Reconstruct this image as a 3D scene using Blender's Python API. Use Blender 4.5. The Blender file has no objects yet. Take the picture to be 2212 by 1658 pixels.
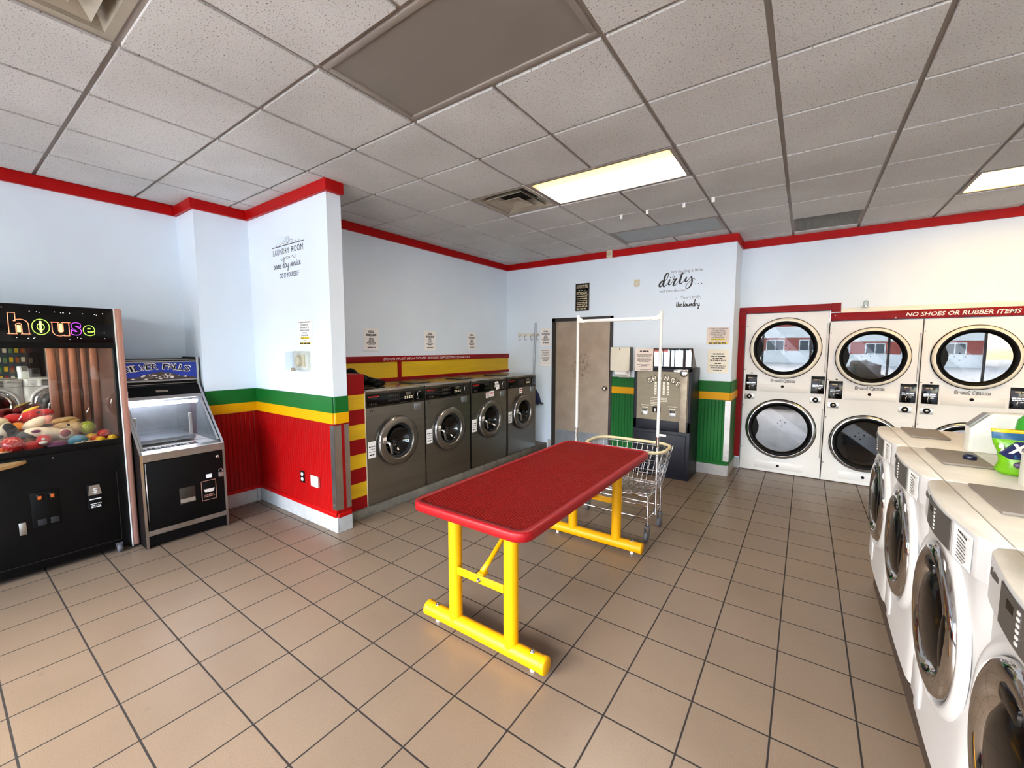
import bpy, bmesh, math, random
from mathutils import Vector, Matrix
random.seed(7)
SKY, SUN, EXPO, LAMP = 2.0, 6.5, 1.5, 13.
SC = bpy.context.scene
COL = SC.collection
PI = math.pi
V = Vector
# ------------------------------------------------------------------ measures
H = 1.6241            # eye height
HC = 3.006            # ceiling height
YAW, PIT, FPX = -0.6145, -0.0874, 896.03
T = 0.305             # floor tile pitch
FX0, FY0 = -6.138 * T, 4.332 * T
G = 0.611             # ceiling grid pitch
GX0, GY0 = -2.026, 0.609

# ------------------------------------------------------------------ materials
def lin(c):
    return tuple(((v / 255) / 12.92 if v / 255 <= .04045 else ((v / 255 + .055) / 1.055) ** 2.4) for v in c)

def newmat(name):
    m = bpy.data.materials.new(name)
    m.use_nodes = True
    nt = m.node_tree
    return m, nt, nt.nodes['Principled BSDF']

def mth(nt, op, a, b=None, c=None):
    n = nt.nodes.new('ShaderNodeMath'); n.operation = op
    for i, v in enumerate((a, b, c)):
        if v is None: continue
        if isinstance(v, (int, float)): n.inputs[i].default_value = v
        else: nt.links.new(v, n.inputs[i])
    return n.outputs[0]

def mixc(nt, f, a, b):
    n = nt.nodes.new('ShaderNodeMix'); n.data_type = 'RGBA'
    for i, v in ((0, f), (6, a), (7, b)):
        if isinstance(v, (int, float)): n.inputs[i].default_value = v
        elif isinstance(v, tuple): n.inputs[i].default_value = (*v[:3], 1)
        else: nt.links.new(v, n.inputs[i])
    return n.outputs[2]

def coords(nt, scale=(1, 1, 1)):
    tc = nt.nodes.new('ShaderNodeTexCoord')
    mp = nt.nodes.new('ShaderNodeMapping'); mp.inputs['Scale'].default_value = scale
    nt.links.new(tc.outputs['Object'], mp.inputs[0])
    return mp.outputs[0]

def noise(nt, vec, scale, detail=3, rough=.5):
    n = nt.nodes.new('ShaderNodeTexNoise'); n.inputs['Scale'].default_value = scale
    n.inputs['Detail'].default_value = detail; n.inputs['Roughness'].default_value = rough
    nt.links.new(vec, n.inputs['Vector'])
    return n.outputs['Fac']

def rng(nt, v, a, b, c=0., d=1.):
    n = nt.nodes.new('ShaderNodeMapRange')
    for i, x in enumerate((a, b, c, d)): n.inputs[i + 1].default_value = x
    nt.links.new(v, n.inputs[0])
    return n.outputs[0]

def bumpn(nt, p, h, strength, dist=.002):
    b = nt.nodes.new('ShaderNodeBump'); b.inputs['Strength'].default_value = strength
    b.inputs['Distance'].default_value = dist
    nt.links.new(h, b.inputs['Height']); nt.links.new(b.outputs[0], p.inputs['Normal'])

def mat(name, c, rough=.5, metal=0., var=.08, vs=4., bump=0., bs=150., coat=0., stretch=(1, 1, 1), emit=0., spec=.5, c2=None, sheen=0., rv=.06):
    m, nt, p = newmat(name)
    L = lin(c)
    p.inputs['Roughness'].default_value = rough
    p.inputs['Metallic'].default_value = metal
    p.inputs['Coat Weight'].default_value = coat
    p.inputs['Coat Roughness'].default_value = .08
    p.inputs['Specular IOR Level'].default_value = spec
    p.inputs['Sheen Weight'].default_value = sheen
    v = coords(nt, stretch)
    f = noise(nt, v, vs, 5, .6)
    lo = lin(c2) if c2 else tuple(x * (1 - var) for x in L)
    hi = tuple(min(1, x * (1 + var)) for x in L) if not c2 else L
    nt.links.new(mixc(nt, rng(nt, f, .3, .7), lo, hi), p.inputs['Base Color'])
    nt.links.new(rng(nt, f, .25, .75, max(0, rough - rv), min(1, rough + rv)), p.inputs['Roughness'])
    if bump: bumpn(nt, p, noise(nt, v, bs, 2), bump)
    if emit:
        p.inputs['Emission Color'].default_value = (*L, 1); p.inputs['Emission Strength'].default_value = emit
    return m

def glassmat(name, tint, refl=.1, rough=.01):
    m = bpy.data.materials.new(name); m.use_nodes = True
    nt = m.node_tree; nt.nodes.clear()
    out = nt.nodes.new('ShaderNodeOutputMaterial'); mx = nt.nodes.new('ShaderNodeMixShader')
    tr = nt.nodes.new('ShaderNodeBsdfTransparent'); tr.inputs[0].default_value = (*lin(tint), 1)
    gl = nt.nodes.new('ShaderNodeBsdfGlossy'); gl.inputs['Roughness'].default_value = rough
    lw = nt.nodes.new('ShaderNodeLayerWeight'); lw.inputs[0].default_value = .35
    f = mth(nt, 'MINIMUM', mth(nt, 'ADD', mth(nt, 'MULTIPLY', lw.outputs['Fresnel'], .6), refl), 1.)
    nt.links.new(f, mx.inputs[0]); nt.links.new(tr.outputs[0], mx.inputs[1]); nt.links.new(gl.outputs[0], mx.inputs[2])
    nt.links.new(mx.outputs[0], out.inputs[0])
    return m

def emat(name, c, s):
    m, nt, p = newmat(name)
    p.inputs['Base Color'].default_value = (*lin(c), 1)
    p.inputs['Emission Color'].default_value = (*lin(c), 1); p.inputs['Emission Strength'].default_value = s
    return m

M = {}
def mk(k, *a, **kw): M[k] = mat(k, *a, **kw)
mk('wall_paint', (228, 240, 252), .6, var=.03, vs=1.2, bump=.12, bs=90)
mk('red_paint', (172, 4, 6), .45, var=.1, spec=.2, bump=.06, bs=60)
mk('dark_red_paint', (138, 6, 12), .5, var=.12, spec=.2, bump=.06, bs=60)
mk('green_paint', (15, 98, 34), .45, var=.1, spec=.22, bump=.06, bs=60)
mk('yellow_paint', (222, 160, 0), .45, var=.06, spec=.2, bump=.06, bs=60)
mk('old_yellow', (214, 172, 10), .5, var=.16, vs=3, bump=.1, bs=60, stretch=(1, .3, 3))
mk('white', (232, 230, 225), .35, var=.03)
mk('dryer_white', (228, 226, 222), .32, var=.04, vs=2, coat=.2)
mk('washer_white', (200, 198, 197), .3, var=.02, rv=0)
mk('top_cream', (236, 229, 212), .4, vs=4, c2=(206, 198, 182))
mk('lid_grey', (128, 118, 108), .6, var=.08)
mk('black', (6, 6, 6), .5, var=.2, spec=.15)
mk('black_gloss', (6, 6, 7), .15, var=.2, spec=.3)
mk('laminate_black', (7, 6, 6), .5, var=.3, spec=.15, vs=30, bump=.1, bs=300)
mk('rubber', (22, 22, 23), .75, var=.2)
mk('grey_rubber', (84, 84, 86), .7, var=.15)
mk('slate', (25, 27, 36), .45, var=.12, spec=.25, bump=.08, bs=350)
mk('bronze_face', (120, 111, 92), .42, .55, var=.1, vs=25)
mk('chrome', (205, 203, 202), .07, 1., var=.02, rv=.0)
mk('soft_chrome', (190, 190, 190), .22, 1., var=.06)
mk('steel', (142, 137, 128), .34, 1., var=.09, vs=3, bump=.05, bs=60, stretch=(1, .1, 8))
mk('steel_top', (165, 160, 150), .25, 1., var=.1, vs=4)
mk('steel_dark', (70, 66, 60), .4, .8, var=.1)
mk('aluminium', (176, 174, 170), .34, 1., var=.08, vs=12)
mk('dull_metal', (165, 152, 134), .5, .7, var=.22, vs=14)
mk('galvanised', (150, 155, 160), .42, .85, var=.12, vs=9)
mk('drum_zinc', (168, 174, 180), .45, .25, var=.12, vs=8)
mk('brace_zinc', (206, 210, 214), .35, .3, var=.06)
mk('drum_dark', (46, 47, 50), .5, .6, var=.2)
mk('table_red', (114, 9, 4), .6, spec=.12, var=.06, bump=.15, bs=260)
mk('table_red_edge', (140, 10, 18), .42, spec=.3, var=.05, bump=.1, bs=260)
mk('table_yellow', (210, 148, 0), .42, spec=.3, var=.05, bump=.12, bs=260)
mk('door_taupe', (168, 150, 132), .5, var=.07, vs=3, bump=.08, bs=200)
mk('frame_dark', (44, 39, 34), .45, var=.12)
mk('base_tile', (176, 175, 172), .4, var=.1, vs=14)
mk('concrete', (104, 98, 86), .8, var=.3, vs=9, bump=.4, bs=60)
mk('brown_plinth', (64, 49, 38), .7, var=.25, vs=10)
mk('paper', (246, 244, 242), .7, var=.03)
mk('pink_paper', (228, 214, 204), .7, var=.03)
mk('ink', (30, 28, 28), .6)
mk('marker', (250, 224, 40), .7)
mk('decal_black', (12, 13, 14), .5)
mk('decal_grey', (70, 72, 74), .5)
mk('ivory', (216, 204, 176), .45, var=.05)
mk('cream_white', (238, 232, 214), .4, var=.04)
mk('gold_print', (196, 180, 150), .6, var=.1)
mk('beige_vinyl', (206, 190, 148), .55, var=.1, vs=20)
mk('copper_vinyl', (186, 134, 116), .42, .15, var=.16, vs=3, stretch=(12, 12, .6))
mk('copper_post', (150, 96, 74), .4, .35, var=.2, vs=3, stretch=(12, 12, .6))
mk('copper_dark', (96, 62, 48), .4, .3, var=.2, vs=3, stretch=(12, 12, .6))
mk('tan_wood', (196, 158, 104), .45, var=.15, vs=3, stretch=(1, 6, 1))
mk('blue_print', (26, 52, 150), .35, var=.08)
mk('rock', (62, 52, 44), .6, var=.5, vs=30)
mk('rock_light', (226, 216, 206), .6, var=.1, vs=40)
mk('dark_blue', (22, 22, 52), .3)
mk('broom_blue', (20, 26, 64), .7, var=.3, vs=30)
mk('bristle_grey', (60, 62, 66), .9, var=.3, vs=80)
mk('orange_light', (210, 96, 24), .4)
mk('blue_grey_panel', (92, 99, 112), .4)
mk('panel_grey', (88, 84, 80), .42, .2, var=.08)
mk('lime', (108, 176, 10), .3, var=.12, vs=20)
mk('dark_lime', (40, 96, 20), .35)
mk('teal_blue', (34, 90, 130), .3)
mk('navy', (26, 30, 84), .3)
mk('purple_print', (84, 60, 96), .35)
mk('orange_print', (206, 104, 34), .35)
mk('green_liquid', (58, 168, 44), .2, var=.1)
mk('plastic_clear_white', (226, 226, 218), .3)
mk('return_grey', (120, 118, 112), .6, var=.12)
mk('vent_beige', (158, 148, 132), .45, var=.12)
mk('vent_dark', (26, 24, 22), .7)
mk('tee', (138, 128, 120), .5, var=.05)
mk('lens_off', (126, 118, 110), .5, var=.06, vs=2, bump=.3, bs=260)
mk('lens_off_pale', (150, 156, 158), .5, var=.08, vs=3, bump=.2, bs=260)
mk('brick', (150, 62, 44), .85, var=.15, vs=3)
mk('asphalt', (176, 172, 164), .9, var=.15, vs=2)
mk('render_white', (220, 216, 208), .8)
mk('window_dark', (50, 60, 66), .15)
mk('leaf', (58, 96, 36), .7, var=.5, vs=1.5)
mk('bark', (70, 56, 44), .9)
M['mirror'], _nt, _p = newmat('mirror'); _p.inputs['Base Color'].default_value = (.6, .58, .54, 1); _p.inputs['Metallic'].default_value = 1; _p.inputs['Roughness'].default_value = .01
for k, c in dict(plush_red=(196, 22, 20), plush_yellow=(246, 186, 30), plush_orange=(240, 140, 20), plush_cream=(238, 214, 180), plush_pink=(226, 140, 120), plush_maroon=(150, 62, 70),
                 plush_beige=(226, 190, 140), plush_lime=(168, 176, 16), plush_blue=(84, 136, 158), plush_purple=(128, 66, 100), plush_black=(20, 18, 20), plush_tan=(200, 160, 96), plush_grey=(58, 54, 44), plush_white=(236, 226, 206)).items():
    mk(k, c, .85, var=.1, vs=40, bump=.5, bs=260, sheen=.3)
M['red_rubber'] = mat('red_rubber', (206, 30, 26), .25, coat=.5)
M['yellow_rubber'] = mat('yellow_rubber', (250, 190, 20), .3, coat=.4)
M['orange_rubber'] = mat('orange_rubber', (236, 90, 20), .3, coat=.4)
M['lime_rubber'] = mat('lime_rubber', (170, 180, 20), .3, coat=.4)
M['glass'] = glassmat('glass', (248, 250, 250), .012)
M['window_glass'] = glassmat('window_glass', (250, 252, 252), .03)
M['dryer_glass'] = glassmat('dryer_glass', (200, 203, 208), .09)
M['washer_glass'] = glassmat('washer_glass', (84, 82, 78), .03)
M['display_glass'] = glassmat('display_glass', (150, 130, 130), .26)
M['acrylic'] = glassmat('acrylic', (246, 249, 249), .02)
M['lit_lens'] = emat('lit_lens', (255, 242, 226), LAMP)
def lens_mat(name, y0, y1, stops, s):
    m, nt, p = newmat(name)
    tc = nt.nodes.new('ShaderNodeTexCoord'); sp = nt.nodes.new('ShaderNodeSeparateXYZ'); nt.links.new(tc.outputs['Object'], sp.inputs[0])
    cr = nt.nodes.new('ShaderNodeValToRGB'); e = cr.color_ramp.elements
    for k, (q, c, v) in enumerate(stops):
        el = e[k] if k < 2 else e.new(q)
        el.position = q; L = lin(c); el.color = (L[0] * v, L[1] * v, L[2] * v, 1)
    nt.links.new(rng(nt, sp.outputs[1], y0, y1), cr.inputs[0]); nt.links.new(cr.outputs[0], p.inputs['Emission Color'])
    p.inputs['Emission Strength'].default_value = s; p.inputs['Base Color'].default_value = (.6, .6, .55, 1)
    return m
M['lit_lens'] = lens_mat('lit_lens', 3.05, 3.64, ((0, (255, 196, 90), .09), (1, (255, 240, 224), .9), (.3, (255, 200, 110), .11), (.5, (255, 240, 228), 1.), (.85, (255, 242, 230), 1.)), LAMP)
M['claw_lamp'] = emat('claw_lamp', (255, 236, 200), 14.)
M['lit_lens_warm'] = emat('lit_lens_warm', (255, 206, 120), LAMP * .45)
M['tube_lit'] = emat('tube_lit', (238, 238, 255), LAMP * 1.5)
for k, c in dict(neon_orange=(255, 150, 110), neon_lime=(190, 255, 90), neon_purple=(190, 70, 255), neon_pale=(250, 240, 140)).items():
    M[k] = emat(k, c, .42)
M['star_white'] = emat('star_white', (255, 255, 255), .45)

def floor_mat():
    m, nt, p = newmat('floor_tile')
    tc = nt.nodes.new('ShaderNodeTexCoord'); sp = nt.nodes.new('ShaderNodeSeparateXYZ')
    nt.links.new(tc.outputs['Object'], sp.inputs[0])
    u = mth(nt, 'DIVIDE', mth(nt, 'SUBTRACT', sp.outputs[0], FX0), T)
    v = mth(nt, 'DIVIDE', mth(nt, 'SUBTRACT', sp.outputs[1], FY0), T)
    def edge(a):
        fr = mth(nt, 'FRACT', a)
        return mth(nt, 'MULTIPLY', mth(nt, 'MINIMUM', fr, mth(nt, 'SUBTRACT', 1., fr)), T)
    d = mth(nt, 'MINIMUM', edge(u), edge(v))
    g = rng(nt, d, .003, .0046)          # 0 in the grout, 1 on the tile
    cb = nt.nodes.new('ShaderNodeCombineXYZ')
    nt.links.new(mth(nt, 'FLOOR', u), cb.inputs[0]); nt.links.new(mth(nt, 'FLOOR', v), cb.inputs[1])
    wn = nt.nodes.new('ShaderNodeTexWhiteNoise'); nt.links.new(cb.outputs[0], wn.inputs[0])
    fine = noise(nt, tc.outputs['Object'], 260, 2)
    blot = noise(nt, tc.outputs['Object'], 2.2, 4)
    base = mixc(nt, rng(nt, fine, .3, .7), lin((108, 92, 76)), lin((128, 111, 93)))
    base = mixc(nt, mth(nt, 'MULTIPLY', wn.outputs[0], .22), base, lin((100, 86, 72)))
    base = mixc(nt, mth(nt, 'MULTIPLY', rng(nt, blot, .45, .75), .3), base, lin((94, 79, 64)))
    dirt = rng(nt, noise(nt, tc.outputs['Object'], 7, 6, .7), .64, .74)
    base = mixc(nt, mth(nt, 'MULTIPLY', dirt, .4), base, lin((76, 64, 52)))
    nt.links.new(mixc(nt, g, lin((20, 14, 10)), base), p.inputs['Base Color'])
    nt.links.new(rng(nt, g, 0, 1, .85, .36), p.inputs['Roughness'])
    h = mth(nt, 'ADD', g, mth(nt, 'MULTIPLY', fine, .15))
    bumpn(nt, p, h, .35, .0015)
    return m
M['floor_tile'] = floor_mat()

def ceil_mat():
    m, nt, p = newmat('ceiling_tile')
    v = coords(nt)
    f = noise(nt, v, 125, 3, .6)
    hole = rng(nt, f, .6, .665)
    blot = noise(nt, v, 1.3, 3)
    base = mixc(nt, rng(nt, blot, .35, .7), lin((192, 189, 186)), lin((208, 206, 204)))
    nt.links.new(mixc(nt, hole, base, lin((92, 80, 73))), p.inputs['Base Color'])
    p.inputs['Roughness'].default_value = .9
    bumpn(nt, p, mth(nt, 'SUBTRACT', noise(nt, v, 120, 2), hole), .4, .002)
    return m
M['ceiling_tile'] = ceil_mat()

def bead_mat(name, c, axis):
    m, nt, p = newmat(name)
    tc = nt.nodes.new('ShaderNodeTexCoord'); sp = nt.nodes.new('ShaderNodeSeparateXYZ')
    nt.links.new(tc.outputs['Object'], sp.inputs[0])
    fr = mth(nt, 'FRACT', mth(nt, 'DIVIDE', sp.outputs[axis], .042))
    d = mth(nt, 'ABSOLUTE', mth(nt, 'SUBTRACT', fr, .5))
    h = rng(nt, d, .0, .12)
    L = lin(c)
    nt.links.new(mixc(nt, h, tuple(x * .72 for x in L), L), p.inputs['Base Color'])
    p.inputs['Roughness'].default_value = .45
    p.inputs['Specular IOR Level'].default_value = .2
    bumpn(nt, p, h, .9, .004)
    return m
M['bead_red'] = bead_mat('bead_red', (160, 3, 4), 0)
M['bead_red_y'] = bead_mat('bead_red_y', (150, 2, 3), 1)
M['bead_green'] = bead_mat('bead_green', (18, 98, 38), 0)

def scuff_door():
    m, nt, p = newmat('scuffed_door')
    tc = nt.nodes.new('ShaderNodeTexCoord')
    v = tc.outputs['Object']
    base = mixc(nt, rng(nt, noise(nt, v, 5, 4), .3, .7), lin((160, 142, 124)), lin((176, 158, 140)))
    mp = nt.nodes.new('ShaderNodeMapping'); mp.inputs['Location'].default_value = (2.78, 0, -1.33)
    nt.links.new(v, mp.inputs[0])
    gr = nt.nodes.new('ShaderNodeVectorMath'); gr.operation = 'MULTIPLY'; gr.inputs[1].default_value = (5, 0, 3.6)
    nt.links.new(mp.outputs[0], gr.inputs[0])
    ln = nt.nodes.new('ShaderNodeVectorMath'); ln.operation = 'LENGTH'; nt.links.new(gr.outputs[0], ln.inputs[0])
    blob = rng(nt, ln.outputs['Value'], .25, 1.)
    n = noise(nt, v, 26, 6, .7)
    s = mth(nt, 'MULTIPLY', rng(nt, n, .5, .6), mth(nt, 'SUBTRACT', 1., blob))
    nt.links.new(mixc(nt, mth(nt, 'MULTIPLY', s, .85), base, lin((70, 62, 54))), p.inputs['Base Color'])
    p.inputs['Roughness'].default_value = .45
    return m
M['scuffed_door'] = scuff_door()

# ------------------------------------------------------------------ builders
W = {}
def tag(o, label=None, cat=None, group=None, kind=None):
    if label: o['label'] = label
    if cat: o['category'] = cat
    if group: o['group'] = group
    if kind: o['kind'] = kind
    return o

def thing(name, label, cat, loc=(0, 0, 0), group=None, local=False, rotz=0.):
    o = bpy.data.objects.new(name, None); COL.objects.link(o)
    o.empty_display_size = .1
    o.location = loc; o.rotation_euler = (0, 0, rotz)
    W[o.name] = Matrix.Identity(4) if local else Matrix.Translation(V(loc))
    return tag(o, label, cat, group)

def dup(root, loc, label, rotz=None, group=None):
    r = root.copy(); COL.objects.link(r); r.location = loc
    if rotz is not None: r.rotation_euler = (0, 0, rotz)
    r['label'] = label
    if group: r['group'] = group
    for ch in list(root.children):
        c = ch.copy(); COL.objects.link(c); c.parent = r
        for g in list(ch.children):
            d = g.copy(); COL.objects.link(d); d.parent = c
    W[r.name] = Matrix.Identity(4)
    return r

AX = {'x': (V((0, 1, 0)), V((0, 0, 1)), V((1, 0, 0))), 'y': (V((1, 0, 0)), V((0, 0, 1)), V((0, 1, 0))), 'z': (V((1, 0, 0)), V((0, 1, 0)), V((0, 0, 1)))}

class B:
    def __init__(s): s.bm = bmesh.new(); s.mi = 0
    def _new(s, nf):
        s.bm.faces.ensure_lookup_table()
        for f in s.bm.faces[nf:]: f.material_index = s.mi
    def box(s, x0, x1, y0, y1, z0, z1, bev=0., seg=2):
        nf = len(s.bm.faces)
        x0, x1 = min(x0, x1), max(x0, x1); y0, y1 = min(y0, y1), max(y0, y1); z0, z1 = min(z0, z1), max(z0, z1)
        b = bmesh.new()
        r = bmesh.ops.create_cube(b, size=1.)
        for v in r['verts']:
            v.co = V(((x0 + x1) / 2 + v.co.x * (x1 - x0), (y0 + y1) / 2 + v.co.y * (y1 - y0), (z0 + z1) / 2 + v.co.z * (z1 - z0)))
        if bev:
            bev = min(bev, .49 * min(x1 - x0, y1 - y0, z1 - z0))
            bmesh.ops.bevel(b, geom=list(b.edges), offset=bev, segments=seg, affect='EDGES', profile=.5)
        s.merge(b); return s
    def merge(s, b, mtx=None):
        nf = len(s.bm.faces)
        me = bpy.data.meshes.new('tmp'); b.to_mesh(me); b.free()
        if mtx: me.transform(mtx)
        s.bm.from_mesh(me); bpy.data.meshes.remove(me); s._new(nf)
    def poly(s, pts):
        f = s.bm.faces.new([s.bm.verts.new(V(p)) for p in pts]); f.material_index = s.mi; return s
    def prism(s, pts, ax, a, b, bev=0., seg=2):
        m = bmesh.new(); u, v, w = AX[ax]
        A = [m.verts.new(u * p[0] + v * p[1] + w * a) for p in pts]; Bv = [m.verts.new(u * p[0] + v * p[1] + w * b) for p in pts]
        m.faces.new(A); m.faces.new(Bv[::-1])
        n = len(pts)
        for i in range(n): m.faces.new((A[i], Bv[i], Bv[(i + 1) % n], A[(i + 1) % n]))
        bmesh.ops.recalc_face_normals(m, faces=m.faces)
        if bev: bmesh.ops.bevel(m, geom=list(m.edges), offset=bev, segments=seg, affect='EDGES', profile=.5)
        s.merge(m); return s
    def lathe(s, prof, c, ax='z', n=40, sgn=1, closed=False, sx=1.):
        u, v, w = AX[ax]; c = V(c); rings = []
        for r, h in prof:
            if r < 1e-6: rings.append([s.bm.verts.new(c + w * (h * sgn))])
            else: rings.append([s.bm.verts.new(c + u * (r * sx * math.cos(2 * PI * k / n)) + v * (r * math.sin(2 * PI * k / n)) + w * (h * sgn)) for k in range(n)])
        pairs = list(zip(rings, rings[1:])) + ([(rings[-1], rings[0])] if closed else [])
        for a, b in pairs:
            for k in range(n):
                k2 = (k + 1) % n
                if len(a) == 1 and len(b) == 1: continue
                if len(a) == 1: q = (a[0], b[k2], b[k])
                elif len(b) == 1: q = (a[k], a[k2], b[0])
                else: q = (a[k], a[k2], b[k2], b[k])
                f = s.bm.faces.new(q if sgn > 0 else q[::-1]); f.material_index = s.mi
        return s
    def cyl(s, p, q, r, r2=None, n=16):
        p, q = V(p), V(q); d = q - p; L = d.length
        b = bmesh.new()
        bmesh.ops.create_cone(b, cap_ends=True, segments=n, radius1=r, radius2=r if r2 is None else r2, depth=L)
        s.merge(b, Matrix.Translation((p + q) / 2) @ d.to_track_quat('Z', 'Y').to_matrix().to_4x4()); return s
    def tube(s, pts, r, n=8, closed=False):
        pts = [V(p) for p in pts]; N = len(pts); rings = []
        up = None
        for i in range(N):
            if closed: t = (pts[(i + 1) % N] - pts[i - 1]).normalized()
            else: t = (pts[min(i + 1, N - 1)] - pts[max(i - 1, 0)]).normalized()
            if up is None: up = V((0, 0, 1)) if abs(t.z) < .9 else V((1, 0, 0))
            a = t.cross(up).normalized(); b2 = a.cross(t).normalized(); up = b2
            rr = r[i] if isinstance(r, (list, tuple)) else r
            rings.append([s.bm.verts.new(pts[i] + (a * math.cos(2 * PI * k / n) + b2 * math.sin(2 * PI * k / n)) * rr) for k in range(n)])
        for i in range(N if closed else N - 1):
            A, Bq = rings[i], rings[(i + 1) % N]
            for k in range(n):
                f = s.bm.faces.new((A[k], A[(k + 1) % n], Bq[(k + 1) % n], Bq[k])); f.material_index = s.mi
        if not closed:
            for rg in (rings[0][::-1], rings[-1]):
                f = s.bm.faces.new(rg); f.material_index = s.mi
        return s
    def ell(s, c, r, rot=None, u=18, v=12, bumps=0.):
        b = bmesh.new(); bmesh.ops.create_uvsphere(b, u_segments=u, v_segments=v, radius=1.)
        if bumps:
            for q in b.verts:
                q.co *= 1 + bumps * math.sin(9 * q.co.x + 1.3) * math.sin(9 * q.co.y + .4) * math.sin(9 * q.co.z)
        if isinstance(r, (int, float)): r = (r, r, r)
        m = Matrix.Translation(V(c)) @ (Matrix.Rotation(rot[1], 4, rot[0]) if rot else Matrix.Identity(4)) @ Matrix.Diagonal((*r, 1))
        s.merge(b, m); return s
    def text(s, t, o, right, up, h=None, w=None, align='C', shear=0., off=0., ext=.0006, sp=1., res=2, lift=.0012):
        cu = bpy.data.curves.new('t', 'FONT'); cu.body = t; cu.size = 1.; cu.shear = shear; cu.offset = off
        cu.resolution_u = res; cu.space_character = sp; cu.extrude = 0
        ob = bpy.data.objects.new('t', cu)
        me = bpy.data.meshes.new_from_object(ob)
        xs = [v.co.x for v in me.vertices]; ys = [v.co.y for v in me.vertices]
        if not xs: return s
        x0, x1, y0, y1 = min(xs), max(xs), min(ys), max(ys)
        kh = h / max(1e-6, .72) if h else None
        kw = w / max(1e-6, x1 - x0) if w else None
        if kh is None: kh = kw
        if kw is None: kw = kh
        right, up = V(right).normalized(), V(up).normalized(); nrm = right.cross(up)
        ox = {'C': (x0 + x1) / 2, 'L': x0, 'R': x1}[align]
        b = bmesh.new(); b.from_mesh(me)
        for v in b.verts: v.co = V(o) + right * ((v.co.x - ox) * kw) + up * (v.co.y * kh) + nrm * lift
        if ext:
            r = bmesh.ops.extrude_face_region(b, geom=list(b.faces))
            for v in r['geom']:
                if isinstance(v, bmesh.types.BMVert): v.co += nrm * ext
        s.merge(b); bpy.data.meshes.remove(me); bpy.data.objects.remove(ob); bpy.data.curves.remove(cu)
        return s
    def stroke(s, pts, o, right, up, k=1., lift=.0015, n=7):
        # brush stroke: pts (x, y, half width), smoothed
        right, up = V(right).normalized(), V(up).normalized(); nrm = right.cross(up)
        P = [pts[0]] + list(pts) + [pts[-1]]; C = []
        for i in range(1, len(P) - 2):
            for j in range(n):
                t = j / n
                C.append([.5 * (2 * P[i][d] + (P[i + 1][d] - P[i - 1][d]) * t + (2 * P[i - 1][d] - 5 * P[i][d] + 4 * P[i + 1][d] - P[i + 2][d]) * t * t + (3 * P[i][d] - P[i - 1][d] - 3 * P[i + 1][d] + P[i + 2][d]) * t ** 3) for d in range(3)])
        C.append(list(pts[-1]))
        prev = None
        for i, c in enumerate(C):
            a = C[max(i - 1, 0)]; b = C[min(i + 1, len(C) - 1)]
            tx, ty = b[0] - a[0], b[1] - a[1]; L = math.hypot(tx, ty) or 1.
            nx, ny = -ty / L * c[2], tx / L * c[2]
            q = [s.bm.verts.new(V(o) + (right * (c[0] + e * nx) + up * (c[1] + e * ny)) * k + nrm * lift) for e in (1, -1)]
            if prev:
                f = s.bm.faces.new((prev[0], prev[1], q[1], q[0])); f.material_index = s.mi
            prev = q
        return s
    def bars(s, lines, o, right, up, seed=1, lift=.0012):
        # illegible print: rows of word-long dashes, (y, width, height)
        rd = random.Random(seed); right, up = V(right), V(up); nrm = right.cross(up)
        for y, w, h in lines:
            x = -w / 2
            while x < w / 2 - .002:
                l = min(rd.uniform(.6, 2.) * h * 2.2, w / 2 - x)
                if l > h * .5:
                    for a, b2, dz in ((x, x + l, 0),):
                        q = [V(o) + right * p + up * z + nrm * lift for p, z in ((a, y - h / 2), (b2, y - h / 2 + dz), (b2, y + h / 2 + dz), (a, y + h / 2))]
                        s.poly(q)
                x += l + h * .55
        return s
    def plate_hole(s, x0, x1, z0, z1, cx, cz, r, y, ax='y', n=48, sgn=1):
        u, v, w = AX[ax]
        def onrect(a):
            dx, dz = math.cos(a), math.sin(a)
            t = min(((x1 - cx) / dx if dx > 1e-9 else (x0 - cx) / dx if dx < -1e-9 else 1e9), ((z1 - cz) / dz if dz > 1e-9 else (z0 - cz) / dz if dz < -1e-9 else 1e9))
            return cx + dx * t, cz + dz * t
        angs = sorted([2 * PI * k / n for k in range(n)] + [math.atan2(b - cz, a - cx) % (2 * PI) for a in (x0, x1) for b in (z0, z1)])
        P = lambda a, b: s.bm.verts.new(u * a + v * b + w * y)
        inn = [P(cx + r * math.cos(a), cz + r * math.sin(a)) for a in angs]; out = [P(*onrect(a)) for a in angs]
        N = len(angs)
        for i in range(N):
            j = (i + 1) % N; q = (inn[i], out[i], out[j], inn[j])
            f = s.bm.faces.new(q if sgn > 0 else q[::-1]); f.material_index = s.mi
        return s
    def done(s, name, mats, parent=None, label=None, sharp=38, kind=None):
        me = bpy.data.meshes.new(name)
        bm = s.bm
        lim = math.radians(sharp)
        for f in bm.faces: f.smooth = True
        for e in bm.edges:
            if len(e.link_faces) != 2 or e.calc_face_angle(0) > lim: e.smooth = False
        bm.to_mesh(me); bm.free()
        for m in (mats if isinstance(mats, (list, tuple)) else [mats]): me.materials.append(M[m])
        o = bpy.data.objects.new(name, me); COL.objects.link(o)
        if parent:
            o.parent = parent
            if parent.name in W: o.matrix_parent_inverse = W[parent.name].inverted()
        if label: o['label'] = label
        if kind: o['kind'] = kind
        return o

def solo(b, name, mats, label, cat, group=None, **k):
    return tag(b.done(name, mats, **k), label, cat, group)
def struct(b, name, mats, **k):
    return tag(b.done(name, mats, **k), kind='structure')
def bx(*a, **k): return B().box(*a, **k)
XP, YP, ZP = V((1, 0, 0)), V((0, 1, 0)), V((0, 0, 1))
XN, YN = -XP, -YP

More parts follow.
